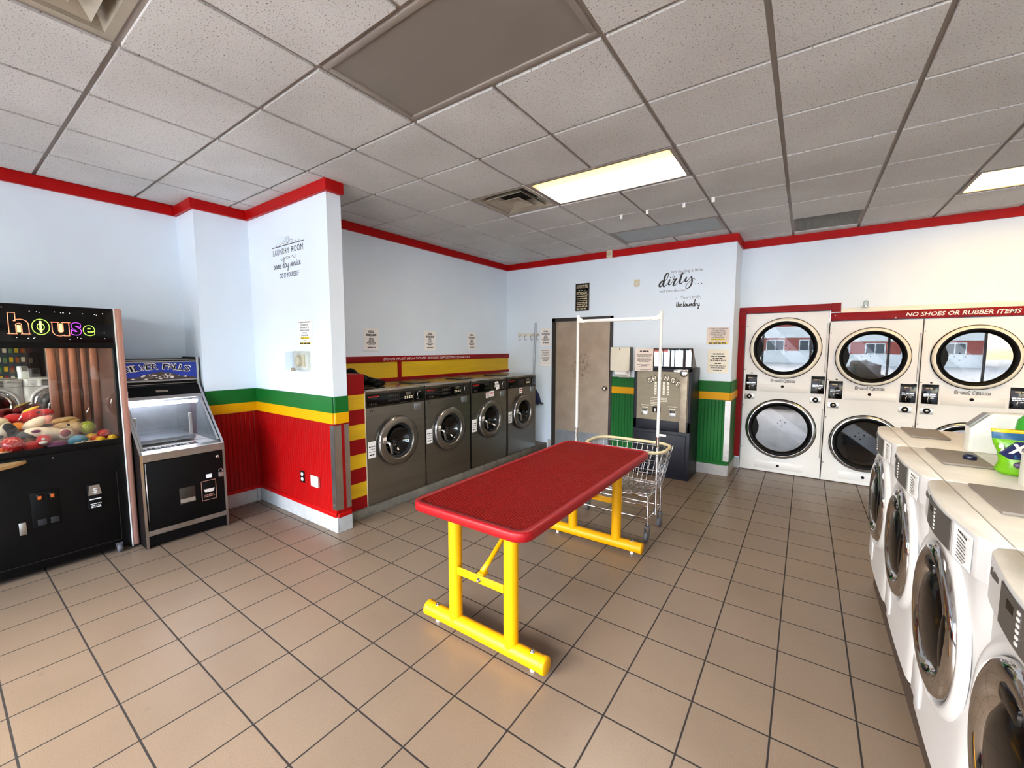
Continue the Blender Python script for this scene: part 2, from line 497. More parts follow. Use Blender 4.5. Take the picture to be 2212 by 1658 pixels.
# ================================================================== THE SETTING
XL, XPIL, YPIL, YPART, XCAP, XWASH, YBACK, XJOG, YDRY, XR, YF = -5.12, -4.70, 1.535, 2.0, -3.28, -4.165, 5.765, -0.74, 6.285, 6.6, -2.6
struct(B().box(XL - .2, XR + .2, YF - .12, 7.3, -.06, 0), 'floor', 'floor_tile')
struct(B().box(XL - .12, XL, YF, YPIL, 0, HC + .1), 'wall_left', 'wall_paint')
struct(B().box(XL - .12, XPIL, YPIL, 2.13, 0, HC + .1), 'wall_pillar', 'wall_paint')
struct(B().box(XPIL, XCAP, YPART, 2.13, 0, HC + .1), 'wall_partition', 'wall_paint')
struct(B().box(XWASH - .12, XWASH, 2.13, YBACK, 0, HC + .1), 'wall_alcove', 'wall_paint')
DX0, DX1, DZ1 = -3.285, -2.281, 2.08
b = B().box(XWASH - .12, DX0 + .05, YBACK, YBACK + .12, 0, HC + .1).box(DX1 - .05, XJOG, YBACK, YDRY + .1, 0, HC + .1).box(DX0 + .05, DX1 - .05, YBACK, YBACK + .12, DZ1 - .04, HC + .1)
struct(b, 'wall_back', 'wall_paint')
b = B().box(XJOG, XR, YDRY, YDRY + .12, 2.068, HC + .1).box(XJOG, -.664, YDRY, YDRY + .12, 0, 2.07).box(.226, 1.852, YDRY, YDRY + .12, 1.942, 2.07).box(1.852, XR, YDRY, YDRY + .12, 0, 2.07)
struct(b, 'wall_dryers', 'wall_paint')
struct(B().box(XR, XR + .12, YF, YDRY + .12, 0, HC + .1), 'wall_right', 'wall_paint')
b = B().box(XL, XR, YF - .12, YF, 0, .42).box(XL, XR, YF - .12, YF, 2.72, HC + .1)
for a, c in ((XL, -4.6), (6.3, XR)): b.box(a, c, YF - .12, YF, .42, 2.72)
struct(b, 'wall_front', 'wall_paint')
# shop windows behind the camera
n = 0
for x0, x1 in ((-4.6, -2.95), (-2.95, -1.3), (-1.3, .35), (.35, 2.0), (2.0, 3.7), (3.7, 5.), (5., 6.3)):
    n += 1
    b = B()
    for q in ((x0, x0 + .04, .42, 2.72), (x1 - .04, x1, .42, 2.72), (x0, x1, .42, .47), (x0, x1, 2.67, 2.72)): b.box(q[0], q[1], YF - .09, YF - .03, q[2], q[3])
    fr = struct(b, 'window_%d' % n, 'aluminium')
    B().box(x0 + .04, x1 - .04, YF - .064, YF - .06, .47, 2.67).done('pane', 'window_glass', fr)
# ceiling: grid and dropped tiles
SKIP = {}
def cell(i, j): return GX0 + i * G, GY0 + j * G
fix = {(0, 1), (1, 1), (0, 4), (1, 4), (0, 7), (1, 7), (5, 7), (6, 7), (-1, 4), (-1, -1), (3, 8)}
def inside(x, y):
    if x < XPIL and y > YPIL: return False
    if x < XCAP and YPART < y < 2.13: return False
    if x < XWASH and y > 2.13: return False
    if x < XJOG and y > YBACK: return False
    return XL < x < XR and YF < y < YDRY
b, g = B(), B()
gap, zt = .013, HC - .014
for i in range(-6, 15):
    for j in range(-6, 10):
        x, y = cell(i, j)
        if (i, j) in fix or x > XR or y > YDRY + .02 or x + G < XL or y + G < YF: continue
        cl = [x + gap, x + G - gap, y + gap, y + G - gap]
        # trim to the walls
        if x < XL < x + G: cl[0] = XL
        if x < XR < x + G: cl[1] = XR
        if y < YF < y + G: cl[2] = YF
        if y < YDRY < y + G: cl[3] = YDRY
        if cl[1] - cl[0] < .01 or cl[3] - cl[2] < .01: continue
        b.box(cl[0], cl[1], cl[2], cl[3], zt, HC + .02)
struct(b, 'ceiling', 'ceiling_tile')
for i in range(-6, 15):
    x = GX0 + i * G
    if XL < x < XR: g.box(x - gap, x + gap, YF, YDRY, HC - .001, HC + .022)
for j in range(-6, 10):
    y = GY0 + j * G
    if YF < y < YDRY: g.box(XL, XR, y - gap, y + gap, HC, HC + .023)
struct(g, 'ceiling_trim', 'tee')
struct(B().box(XL - .2, XR + .2, YF - .12, 7.3, HC + .14, HC + .2), 'roof_slab', 'wall_paint')

# crown bands, one per wall
CZ0, CZ1, ct = HC - .105, HC - .008, .032
tn = [0]
def trim(*bs, m='red_paint'):
    tn[0] += 1
    b = B()
    for q in bs: b.box(*q, bev=.003, seg=1)
    return struct(b, 'trim_%d' % tn[0], m)
trim((XL, XL + ct, YF, YPIL - ct, CZ0, CZ1))
trim((XL, XPIL + ct, YPIL - ct, YPIL, CZ0, CZ1))
trim((XPIL, XPIL + ct, YPIL, YPART - ct, CZ0, CZ1))
trim((XPIL, XCAP + .045, YPART - ct, YPART, CZ0, CZ1))
trim((XCAP, XCAP + .045, YPART, 2.135, CZ0, CZ1))
trim((XWASH, XWASH + ct, 2.13, YBACK - ct, CZ0 + .002, CZ1))
trim((XWASH, XJOG + .02, YBACK - ct, YBACK, CZ0, CZ1))
trim((XJOG, XJOG + .02, YBACK, YDRY - ct, CZ0, CZ1))
trim((XJOG, XR, YDRY - ct, YDRY, CZ0, CZ1))
# wainscot: board, yellow band, green band, base rail
def wains(name_axis, a0, a1, w, sgn, board, m=None):
    # name_axis 'y': wall in plane y=w running along x, facing sgn
    def q(t, z0, z1, e=0.):
        lo, hi = sorted((w, w + sgn * t))
        return (a0 - e, a1 + e, lo, hi, z0, z1) if name_axis == 'y' else (lo, hi, a0 - e, a1 + e, z0, z1)
    tn[0] += 1
    struct(B().box(*q(.009, .16, .965)), 'trim_%d' % tn[0], board)
    trim(q(.016, 1.062, 1.204), m='green_paint')
    trim(q(.02, .968, 1.064), m='yellow_paint')
    trim(q(.017, .135, .172), m='green_paint' if 'green' in board else 'red_paint')
wains('y', XPIL, XCAP + .0, YPART, -1, 'bead_red')
wains('x', YPIL, YPART, XPIL, 1, 'bead_red_y')
wains('x', YPART, 2.13, XCAP, 1, 'bead_red_y')
wains('x', YF, YPIL, XL, 1, 'bead_red_y')
wains('y', DX1, XJOG, YBACK, -1, 'bead_green')
wains('x', YBACK, YDRY, XJOG, 1, 'bead_green')
# tile skirting
def skirt(side, ax, a0, a1, w, sgn, h=.142, step=.305, off=0.):
    b = B(); a = a0
    while a < a1 - .001:
        e = min(a1, (math.floor((a - off + 1e-6) / step) + 1) * step + off)
        lo, hi = sorted((w, w + sgn * .012))
        q = (a + .0012, e - .0012, lo, hi, 0, h) if ax == 'y' else (lo, hi, a + .0012, e - .0012, 0, h)
        b.box(*q, bev=.002, seg=1); a = e
    struct(b, 'baseboard_' + side, 'base_tile')
skirt('partition', 'y', XPIL, XCAP + .012, YPART, -1, off=.0)
skirt('pillar', 'x', YPIL, YPART - .013, XPIL, 1, off=.12)
skirt('cap', 'x', YPART - .011, 2.135, XCAP, 1, off=2.)
skirt('left', 'x', YF, YPIL, XL, 1)
skirt('back', 'y', DX1, XJOG + .012, YBACK, -1, off=-.1)
skirt('back_corner', 'y', -3.352, DX0, YBACK, -1)
skirt('jog', 'x', YBACK, YDRY, XJOG, 1, off=.1)
skirt('dryers', 'y', XJOG + .013, -.668, YDRY, -1)
# corner guards
def guard(b, y0, y1, x, z0=.205, z1=.955):
    b.box(x, x + .004, y0, y1, z0, z1)
    for z in (.25, .45, .65, .85): b.ell((x + .004, (y0 + y1) / 2, z), (.002, .004, .004), u=8, v=6)
b = B().box(XCAP - .052, XCAP + .013, YPART - .014, YPART - .010, .205, .955); guard(b, YPART - .014, 2.052, XCAP + .0095)
for z in (.25, .45, .65, .85): b.ell((XCAP - .02, YPART - .014, z), (.004, .002, .004), u=8, v=6)
struct(b, 'trim_40', 'aluminium')
b = B(); guard(b, 2.084, 2.129, XCAP + .0095); struct(b, 'trim_41', 'aluminium')
b = B().box(-.79, -.735, YBACK - .014, YBACK - .0095, .19, .962).box(-.735, XJOG + .013, YBACK - .014, YBACK + .04, .19, .962)
for z in (.25, .42, .6, .75, .91): b.ell((-.762, YBACK - .015, z), (.005, .002, .005), u=8, v=6)
struct(b, 'trim_42', 'aluminium')
# kerb under the steel washers, plinth under the island
struct(B().box(XWASH, -3.372, 2.13, YBACK - .001, 0, .084, bev=.006), 'kerb', 'concrete')
ISY0, ISY1 = -1.14, 3.69
struct(B().box(.462, 1.86, ISY0 + .02, ISY1 - .02, 0, .186), 'floor_slab', 'brown_plinth')
# door in the back wall
fr = struct(B().box(DX0, DX0 + .06, YBACK - .018, YBACK + .1, 0, DZ1).box(DX1 - .035, DX1, YBACK - .018, YBACK + .1, 0, DZ1).box(DX0, DX1, YBACK - .018, YBACK + .1, DZ1 - .052, DZ1), 'door_1', 'frame_dark')
pn = B().box(DX0 + .062, DX1 - .038, YBACK + .0, YBACK + .04, .012, DZ1 - .056, bev=.003).done('door_panel', 'scuffed_door', fr)
B().box(DX0 + .075, DX1 - .05, YBACK - .003, YBACK + .001, .03, .33).done('kick_plate', 'galvanised', pn)
B().lathe([(.034, 0), (.036, .004), (.015, .012), (.013, .03), (.028, .036), (.033, .05), (.028, .062), (.012, .068), (0, .068)], (-2.385, YBACK, 1.026), 'y', 24, -1).done('knob', 'chrome', pn, label='round chrome door knob')
# red boards round the dryers
trim((XJOG + .001, -.664, YDRY - .018, YDRY - .0, .16, 2.1), m='dark_red_paint')
trim((XJOG + .001, -.664, YDRY - .03, YDRY - .018, 1.9, 2.1), m='dark_red_paint')
trim((XJOG + .001, .315, YDRY - .022, YDRY, 2.068, 2.147), m='dark_red_paint')
trim((.226, .315, YDRY - .028, YDRY - .022, 2.045, 2.15), m='dark_red_paint')
trim((.318, 2.4, YDRY - .008, YDRY, 2.032, 2.085), m='cream_white')

# ================================================================== CEILING FITTINGS
def cl(i, j, label, lens, wide=2):
    x, y = cell(i, j); x1, y1 = x + wide * G, y + G
    t = thing('ceiling_light', label, 'light', ((x + x1) / 2, (y + y1) / 2, HC), 'recessed ceiling lights')
    b = B(); e = .03; z0 = HC - .012
    b.box(x + gap, x1 - gap, y + gap, y + e + gap, z0, HC + .03, bev=.003).box(x + gap, x1 - gap, y1 - gap - e, y1 - gap, z0, HC + .03, bev=.003)
    b.box(x + gap, x + gap + e, y + gap + e, y1 - gap - e, z0, HC + .03, bev=.003).box(x1 - gap - e, x1 - gap, y + gap + e, y1 - gap - e, z0, HC + .03, bev=.003)
    b.done('frame', 'tee', t)
    B().box(x + gap + e - .002, x1 - gap - e + .002, y + gap + e - .002, y1 - gap - e + .002, HC - .003, HC + .004).done('diffuser', lens, t)
    return t
cl(0, 1, 'big unlit grey recessed ceiling light above the near end of the red table', 'lens_off')
cl(0, 4, 'bright lit white recessed ceiling light beside the square air diffuser', 'lit_lens')
cl(0, 7, 'unlit pale recessed ceiling light close to the back wall with the door', 'lens_off_pale')
cl(5, 7, 'yellowish lit recessed ceiling light above the last dryer', 'lit_lens_warm')
def diffuser(i, j, label, m):
    x, y = cell(i, j); cx, cy = x + G / 2, y + G / 2
    t = thing('air_diffuser', label, 'air vent', (cx, cy, HC), 'square ceiling air diffusers')
    r = G / 2 - gap
    def ring(b, ro, ri, zo, zi, th=.004):
        P = lambda rr, z: [(cx - rr, cy - rr, z), (cx + rr, cy - rr, z), (cx + rr, cy + rr, z), (cx - rr, cy + rr, z)]
        o, i2, o2, i3 = P(ro, zo), P(ri, zi), P(ro, zo + th), P(ri, zi + th)
        for k in range(4):
            k2 = (k + 1) % 4
            b.poly((o[k2], o[k], i2[k], i2[k2])); b.poly((o2[k], o2[k2], i3[k2], i3[k])); b.poly((o[k], o[k2], o2[k2], o2[k])); b.poly((i2[k2], i2[k], i3[k], i3[k2]))
    b = B(); ring(b, r, r - .035, HC - .006, HC - .004); b.done('frame', m, t)
    b = B(); ring(b, r - .034, r - .07, HC - .004, HC + .07); b.done('outer_cone', m, t)
    b = B(); ring(b, r - .085, r - .15, HC - .012, HC + .05); b.done('middle_cone', m, t)
    b = B(); ring(b, r - .165, .02, HC - .02, HC + .022); b.box(cx - .022, cx + .022, cy - .022, cy + .022, HC + .018, HC + .026); b.cyl((cx, cy, HC + .002), (cx, cy, HC + .02), .006); b.done('inner_cone', m, t)
    B().box(cx - r + .04, cx + r - .04, cy - r + .04, cy + r - .04, HC + .09, HC + .095).done('duct', 'vent_dark', t)
diffuser(-1, 4, 'beige square ceiling air diffuser beside the bright lit light', 'vent_beige')
diffuser(-1, -1, 'large beige square air diffuser cut off at the top corner of the photo', 'vent_beige')
x, y = cell(3, 8)
t = thing('return_grille', 'grey eggcrate return air grille in the ceiling above the dryers', 'air vent', (x + G / 2, y + G / 2, HC))
B().box(x + gap, x + G - gap, y + gap, y + gap + .02, HC - .004, HC + .02).box(x + gap, x + G - gap, y + G - gap - .02, y + G - gap, HC - .004, HC + .02).box(x + gap, x + gap + .02, y + gap, y + G - gap, HC - .004, HC + .02).box(x + G - gap - .02, x + G - gap, y + gap, y + G - gap, HC - .004, HC + .02).done('frame', 'return_grey', t)
b = B()
for k in range(1, 24):
    q = x + gap + .02 + k * (G - .066) / 24
    b.box(q - .001, q + .001, y + gap + .02, y + G - gap - .02, HC, HC + .012)
    q = y + gap + .02 + k * (G - .066) / 24
    b.box(x + gap + .02, x + G - gap - .02, q - .001, q + .001, HC, HC + .012)
b.box(x + .03, x + G - .03, y + .03, y + G - .03, HC + .03, HC + .034)
b.done('grid', 'return_grey', t)
for k, (hx, lab) in enumerate(((-1.627, 'white ceiling hook nearest the washer alcove, first of four in a row'), (-1.36, 'white ceiling hook second from the washer alcove in the row of four'), (-1.013, 'white ceiling hook third from the washer alcove in the row of four'), (-.759, 'white ceiling hook nearest the dryers, last of four in a row'))):
    b = B().box(hx - .018, hx + .018, 4.255, 4.287, HC - .012, HC, bev=.002).box(hx - .014, hx + .014, 4.262, 4.268, HC - .05, HC - .012, bev=.002).box(hx - .014, hx + .014, 4.262, 4.285, HC - .055, HC - .05, bev=.002)
    solo(b, 'ceiling_hook', 'white', lab, 'hook', 'white ceiling hooks')
# ================================================================== CLAW MACHINE
CX, CY0, CY1 = -4.42, -.38, .925
t = thing('claw_machine', 'black claw crane game with glass case full of plush toys and neon lettering', 'arcade machine', (-4.76, .27, 0))
B().box(-5.1, CX + .0, CY0, .878, .036, .86, bev=.006).done('lower_cabinet', 'laminate_black', t)
B().box(-4.46, CX, CY0, .878, 1.632, 1.925, bev=.008).box(-5.1, -4.46, CY0, .878, 1.8, 1.92).box(-5.1, -5.08, CY0, .878, 1.64, 1.8).done('marquee', 'black_gloss', t)
b = B().box(CX - .04, CX + .002, CY0, .878, .86, .905, bev=.004).box(CX - .04, CX + .002, CY0, .878, 1.618, 1.66, bev=.004).box(CX - .045, CX + .001, .858, .88, .86, 1.64, bev=.004)
b.done('window_frame', 'black', t)
B().box(CX - .026, CX - .02, CY0, .86, .9, 1.62).done('front_glass', 'glass', t)
B().box(-5.09, -5.075, CY0, .58, .86, 1.64).done('back_mirror', 'mirror', t)
b = B()
for y0, y1, x in ((.58, .63, -5.05), (.65, .69, -5.06), (.70, .75, -5.03), (.77, .81, -5.05), (.82, .87, -5.0)):
    b.box(x - .03, x, y0, y1, .86, 1.64, bev=.01)
b.done('inner_posts', 'copper_post', t)
B().box(-5.1, -5.075, .58, .88, .86, 1.64).box(-5.075, -4.47, .872, .878, .86, 1.64).done('inner_lining', 'copper_dark', t)
b = B().box(CX - .05, CX + .015, .876, .925, .012, 1.928, bev=.016, seg=3); b.done('corner_column', 'copper_vinyl', t, label='pinkish brown rounded corner column')
B().box(-5.1, CX - .05, .876, .92, .05, 1.92).done('side_panel', 'laminate_black', t)
B().box(CX - .002, CX + .017, .8765, .882, .012, 1.926).done('column_edge', 'white', t)
B().box(-4.52, -4.46, CY0 + .1, .84, 1.70, 1.71).done('lamp_housing', 'white', t)
B().tube([(-4.49, CY0 + .12, 1.688), (-4.49, .82, 1.688)], .012, 10).done('lamp_tube', 'claw_lamp', t)
# control ledge
pts = [(CX - .01, -.3), (CX + .14, -.26), (CX + .2, -.12), (CX + .2, .05), (CX + .16, .2), (CX + .08, .31), (CX - .01, .372)]
b = B(); b.prism(pts, 'z', .815, .84, bev=.006); b.done('control_ledge', 'tan_wood', t)
B().box(CX + .03, CX + .1, .1, .2, .84, .85, bev=.004).done('control_plate', 'black', t)
x = CX
b = B().box(x, x + .008, .363, .5, .34, .6, bev=.004); cd = b.done('coin_door', 'black', t)
for y in (.39, .452):
    B().box(x + .006, x + .014, y, y + .034, .53, .585, bev=.004).done('coin_slot', 'black_gloss', cd)
    B().box(x + .013, x + .016, y + .008, y + .026, .545, .57, bev=.003).done('coin_light', 'orange_light', cd)
    B().box(x + .006, x + .013, y - .002, y + .042, .355, .4, bev=.006).done('coin_return', 'rubber', cd)
bl = B().box(x, x + .012, .645, .728, .385, .585, bev=.006).done('bill_acceptor', 'black', t)
b = B(); b.prism([(.657, .575), (.713, .575), (.724, .5), (.65, .5)], 'x', x + .012, x + .018); b.done('bill_bezel', 'aluminium', bl)
b = B(); b.text('$', (x + .018, .687, .515), YP, ZP, h=.04, ext=.001); b.box(x + .012, x + .013, .655, .72, .462, .47)
b.bars([(.0, .06, .006), (-.014, .05, .006), (-.026, .055, .006)], (x + .012, .688, .43), YP, ZP, 3); b.done('bill_print', 'paper', bl)
b = B().box(x, x + .01, .3, .335, .315, .405, bev=.004).cyl((x + .01, .3175, .36), (x + .014, .3175, .36), .009); b.done('lock_plate', 'aluminium', t)
b = B().box(x + .0, x + .003, .818, .821, .095, .646).box(x, x + .003, -.3, .82, .094, .097); b.done('door_seam', 'steel_dark', t)
B().cyl((x, .49, .83), (x + .004, .49, .83), .005).done('screw', 'chrome', t)
for y in (.8, -.28):
    b = B().box(-4.45, CX + .02, y - .02, y + .02, .05, .07).lathe([(0, -.014), (.026, -.014), (.03, -.008), (.03, .008), (.026, .014), (0, .014)], (CX + .02, y, .0305), 'y', 20)
    b.done('caster', 'grey_rubber', t)
    b = B().lathe([(0, -.014), (.03, -.008), (.03, .008), (0, .014)], (-5.02, y, .0305), 'y', 20)
    b.done('caster', 'grey_rubber', t)
# neon lettering: outlined letters
def neon(ch, ya, yb_, zb, zt_, m, cores):
    cu = bpy.data.curves.new('n', 'FONT'); cu.body = ch; cu.resolution_u = 4; cu.offset = .035
    ob = bpy.data.objects.new('n', cu); me = bpy.data.meshes.new_from_object(ob)
    bm = bmesh.new(); bm.from_mesh(me); bmesh.ops.remove_doubles(bm, verts=bm.verts, dist=1e-5)
    xs = [v.co.x for v in bm.verts]; zs = [v.co.y for v in bm.verts]
    f = lambda v: V((CX + .003, ya + (v.co.x - min(xs)) / (max(xs) - min(xs)) * (yb_ - ya), zb + (v.co.y - min(zs)) / (max(zs) - min(zs)) * (zt_ - zb)))
    b = B()
    for e in bm.edges:
        if len(e.link_faces) == 1: b.tube([f(e.verts[0]), f(e.verts[1])], .0021, 5)
    if ch in 'hu':      # slab serifs
        for k in (ya, yb_ - .03):
            z = zb if ch == 'h' else zt_
            b.tube([(CX + .003, k - .008, z), (CX + .003, k + .038, z)], .0021, 5)
    r = b.done('neon_letter', m, t)
    bm.free(); bpy.data.meshes.remove(me); bpy.data.objects.remove(ob); bpy.data.curves.remove(cu)
    for u0, u1, v0, v1 in cores:
        B().box(CX, CX + .0035, ya + (yb_ - ya) * u0, ya + (yb_ - ya) * u1, zb + (zt_ - zb) * v0, zb + (zt_ - zb) * v1, bev=.0015).done('letter_core', 'neon_pale', r)
neon('h', .348, .438, 1.718, 1.862, 'neon_orange', ((.4, .6, .08, .42),))
neon('o', .452, .535, 1.716, 1.824, 'neon_lime', ((.43, .57, .12, .88),))
neon('u', .548, .632, 1.708, 1.806, 'neon_orange', ((.4, .6, .3, .92),))
neon('s', .642, .694, 1.716, 1.808, 'neon_purple', ())
neon('e', .704, .766, 1.714, 1.79, 'neon_lime', ())
b = B(); rd = random.Random(4)
for k in range(46):
    y = rd.uniform(-.3, .82); z = rd.choice((rd.uniform(1.86, 1.9), rd.uniform(1.685, 1.7), rd.uniform(1.7, 1.88) if y > .76 or y < .3 else 1.875))
    b.ell((CX + .001, y, z), (.001, .0024, .0024), u=6, v=4)
b.done('star_lights', 'star_white', t)

# toys inside the case
def toy(name, label, cat, shapes, m, extra=()):
    c = V(shapes[0][0]); o = thing(name, label, cat, (c.x, c.y, .862), 'prizes in the claw machine')
    b = B()
    for s in shapes: b.ell(s[0], s[1], s[2] if len(s) > 2 else None, bumps=s[3] if len(s) > 3 else 0., u=22, v=16)
    b.done('body', m, o, sharp=80)
    for nm, sh, mm in extra:
        b = B()
        for s in sh: b.ell(s[0], s[1], s[2] if len(s) > 2 else None)
        b.done(nm, mm, o, sharp=80)
    return o
def ball(y, z, x, r, m, label):
    o = thing('bumpy_ball', label, 'ball', (x, y, z - r), 'prizes in the claw machine')
    b = B(); b.ell((x, y, z), r, u=28, v=20, bumps=.05)
    for k in range(90):
        f = math.acos(1 - 2 * (k + .5) / 90); a = k * 2.39996
        b.ell((x + r * .98 * math.sin(f) * math.cos(a), y + r * .98 * math.sin(f) * math.sin(a), z + r * .98 * math.cos(f)), r * .1, u=6, v=4)
    b.done('shell', m, o, sharp=80)
BX = -4.62
ball(.318, .938, -4.535, .058, 'red_rubber', 'large shiny red bumpy ball at the front glass of the claw machine')
ball(.729, .978, -4.75, .05, 'lime_rubber', 'lime green bumpy ball by the copper posts in the claw machine')
ball(.735, .905, -4.66, .034, 'yellow_rubber', 'yellow bumpy ball behind the small orange ball in the claw machine')
ball(.766, .893, -4.54, .03, 'yellow_rubber', 'yellow bumpy ball at the front glass beside the blue plush')
ball(.836, .895, -4.54, .031, 'yellow_rubber', 'yellow bumpy ball in the front corner of the claw machine')
ball(.745, .898, -4.60, .027, 'orange_rubber', 'small orange ball between the yellow balls in the claw machine')
ball(.815, .91, -4.7, .042, 'red_rubber', 'red and white bumpy ball in the rear corner of the claw machine')
ball(.27, .9, -4.52, .036, 'orange_rubber', 'orange ball cut off by the photo edge in the claw machine')
toy('red_plush', 'red round headed plush at the front glass of the claw machine', 'plush toy', [((-4.55, .415, .908), (.045, .055, .042)), ((-4.53, .468, .95), .04)], 'plush_red',
    (('muzzle', [((-4.495, .46, .936), (.012, .022, .012))], 'plush_white'), ('eye', [((-4.494, .462, .962), (.006, .01, .008))], 'plush_white')))
toy('red_plush', 'big red plush lying on top of the heap near the back mirror', 'plush toy', [((-4.85, .45, 1.1), (.06, .085, .045), (XP, .35)), ((-4.84, .36, 1.09), (.05, .055, .04)), ((-4.84, .53, 1.12), (.04, .04, .03))], 'plush_red',
    (('crest', [((-4.86, .45, 1.15), (.03, .05, .012), (XP, .4))], 'plush_yellow'), ('eye', [((-4.795, .48, 1.13), (.006, .012, .008))], 'plush_black')))
toy('orange_plush', 'plain orange plush ball in the middle of the toy heap', 'plush toy', [((-4.75, .365, 1.03), (.04, .046, .042))], 'plush_orange')
toy('yellow_plush', 'pale yellow plush on the heap at the photo edge', 'plush toy', [((-4.76, .27, 1.085), (.05, .06, .035)), ((-4.75, .31, 1.06), (.04, .03, .03))], 'plush_cream')
toy('dog_plush', 'black and white dog plush on the toy heap', 'plush toy', [((-4.68, .275, 1.01), (.05, .045, .05))], 'plush_white',
    (('ear', [((-4.665, .325, 1.03), (.03, .035, .055), (XP, .3)), ((-4.66, .35, .99), (.025, .03, .03))], 'plush_black'), ('nose', [((-4.625, .275, .995), (.012, .016, .012))], 'plush_black')))
toy('dark_plush', 'dark grey plush half under the cream plush', 'plush toy', [((-4.64, .42, .985), (.04, .06, .028), (XP, -.3)), ((-4.65, .37, .98), (.03, .03, .025))], 'plush_grey')
toy('unicorn_plush', 'long cream plush pony with a purple muzzle lying across the heap', 'plush toy', [((-4.63, .5, .985), (.05, .12, .042), (XP, -.25)), ((-4.61, .59, .968), (.04, .045, .04)), ((-4.7, .45, 1.06), (.05, .075, .035), (XP, .5))], 'plush_cream',
    (('muzzle', [((-4.582, .585, .975), (.022, .03, .028))], 'plush_maroon'), ('ear', [((-4.68, .512, 1.08), (.016, .026, .034), (XP, -.4))], 'plush_pink'), ('patch', [((-4.585, .44, 1.012), (.008, .025, .012))], 'plush_purple'), ('nostril', [((-4.561, .585, .98), (.004, .008, .004))], 'plush_black')))
toy('beige_plush', 'beige plush beside the lime green ball', 'plush toy', [((-4.75, .655, .99), (.05, .055, .045)), ((-4.77, .6, 1.0), (.05, .06, .035))], 'plush_beige', (('eye', [((-4.7, .62, 1.02), (.006, .008, .01))], 'plush_black'),))
toy('tan_plush', 'flat tan plush at the back mirror of the claw machine', 'plush toy', [((-4.84, .6, 1.045), (.05, .09, .022), (XP, .1)), ((-4.84, .66, 1.03), (.05, .05, .025))], 'plush_tan')
toy('purple_plush', 'purple plush at the front glass between red and blue plush', 'plush toy', [((-4.53, .535, .9), (.04, .055, .035))], 'plush_purple')
toy('blue_plush', 'blue grey fish plush with a white ringed eye at the front glass', 'plush toy', [((-4.545, .645, .915), (.045, .056, .04)), ((-4.545, .6, .9), (.035, .03, .025))], 'plush_blue',
    (('eye', [((-4.506, .665, .9), (.008, .016, .014))], 'plush_white'), ('pupil', [((-4.5, .666, .899), (.006, .01, .009))], 'plush_black')))
for k, (y, z, x, r, m, nm) in enumerate(((.0, .94, -4.55, .07, 'plush_blue', 'blue'), (-.15, .95, -4.6, .08, 'plush_pink', 'pink'), (.12, .96, -4.66, .08, 'plush_yellow', 'yellow'), (.2, .92, -4.54, .05, 'plush_maroon', 'maroon'))):
    toy(nm + '_plush', nm + ' plush in the part of the claw machine beyond the photo edge', 'plush toy', [((x, y, z), (r * .9, r, r * .8)), ((x + .02, y + r * .7, z + r * .6), r * .6)], m)
# bed of stuffing under the toys
b = B()
rd = random.Random(3)
for k in range(60):
    b.ell((rd.uniform(-5.0, -4.5), rd.uniform(-.3, .82), .872 + rd.random() * .02), (.05, .06, .02), u=8, v=6)
for k in range(26):
    b.ell((rd.uniform(-4.98, -4.72), rd.uniform(-.3, .62), .93 + rd.random() * .04), (.06, .07, .05), u=8, v=6)
tag(b.done('plush_stuffing', 'plush_beige', sharp=80), 'bed of small loose plush under the prizes in the claw machine', 'plush', kind='stuff')

# ================================================================== COIN PUSHER
FXX, PY0, PY1 = -4.25, .93, 1.512
t = thing('coin_pusher', 'small black coin pusher arcade game with a blue mountain marquee', 'arcade machine', (-4.66, 1.22, 0))
prof = [(-5.1, 0), (FXX, 0), (FXX - .006, .77), (-4.742, 1.285), (-4.742, 1.535), (-5.1, 1.535)]
def side(y0, y1, nm):
    b = B(); b.prism([(p[0], p[1]) for p in prof], 'y', y0, y1); s = b.done(nm, 'laminate_black', t)
    b = B(); ym = (y0 + y1) / 2; w2 = (y1 - y0) / 2 + .0008
    P = prof[1:5]
    for a, c in zip(P, P[1:]):
        d = V((c[0] - a[0], 0, c[1] - a[1])); nn = V((d.z, 0, -d.x)).normalized() * .003
        q = [V((a[0], 0, a[1])), V((c[0], 0, c[1]))]
        b.prism([(q[0].x - nn.x, q[0].z - nn.z), (q[1].x - nn.x, q[1].z - nn.z), (q[1].x + nn.x, q[1].z + nn.z), (q[0].x + nn.x, q[0].z + nn.z)], 'y', ym - w2, ym + w2)
    b.done('edge_moulding', 'soft_chrome', s)
side(PY0, PY0 + .016, 'side_panel'); side(PY1 - .016, PY1, 'side_panel')
y0, y1 = PY0 + .016, PY1 - .016
B().box(-5.09, FXX - .012, y0, y1, .02, .765).done('lower_body', 'laminate_black', t)
dr = B().box(FXX - .012, FXX - .004, y0 + .004, y1 - .004, .15, .705, bev=.002).done('front_door', 'laminate_black', t)
B().tube([(FXX - .002, y0 + .012, .16), (FXX - .002, y0 + .012, .7)], .004, 8).done('hinge', 'soft_chrome', dr)
b = B().box(FXX - .006, FXX, y0 - .002, y1 + .002, .104, .145)
for y in (.985, 1.14, 1.29, 1.44): b.ell((FXX, y, .125), (.003, .005, .005), u=8, v=6)
b.done('kick_rail', 'aluminium', t)
b = B(); b.prism([(FXX - .001, .712), (FXX + .001, .772), (FXX - .06, .79), (FXX - .062, .78), (FXX - .01, .764), (FXX - .012, .712)], 'y', y0 - .001, y1 + .001)
for y in (.985, 1.14, 1.29, 1.44): b.ell((FXX, y, .728), (.003, .005, .005), u=8, v=6)
b.done('apron_rail', 'aluminium', t)
b = B().box(FXX - .006, FXX + .0, 1.164, 1.275, .3, .44, bev=.003); h = b.done('payout_hatch', 'steel_dark', t)
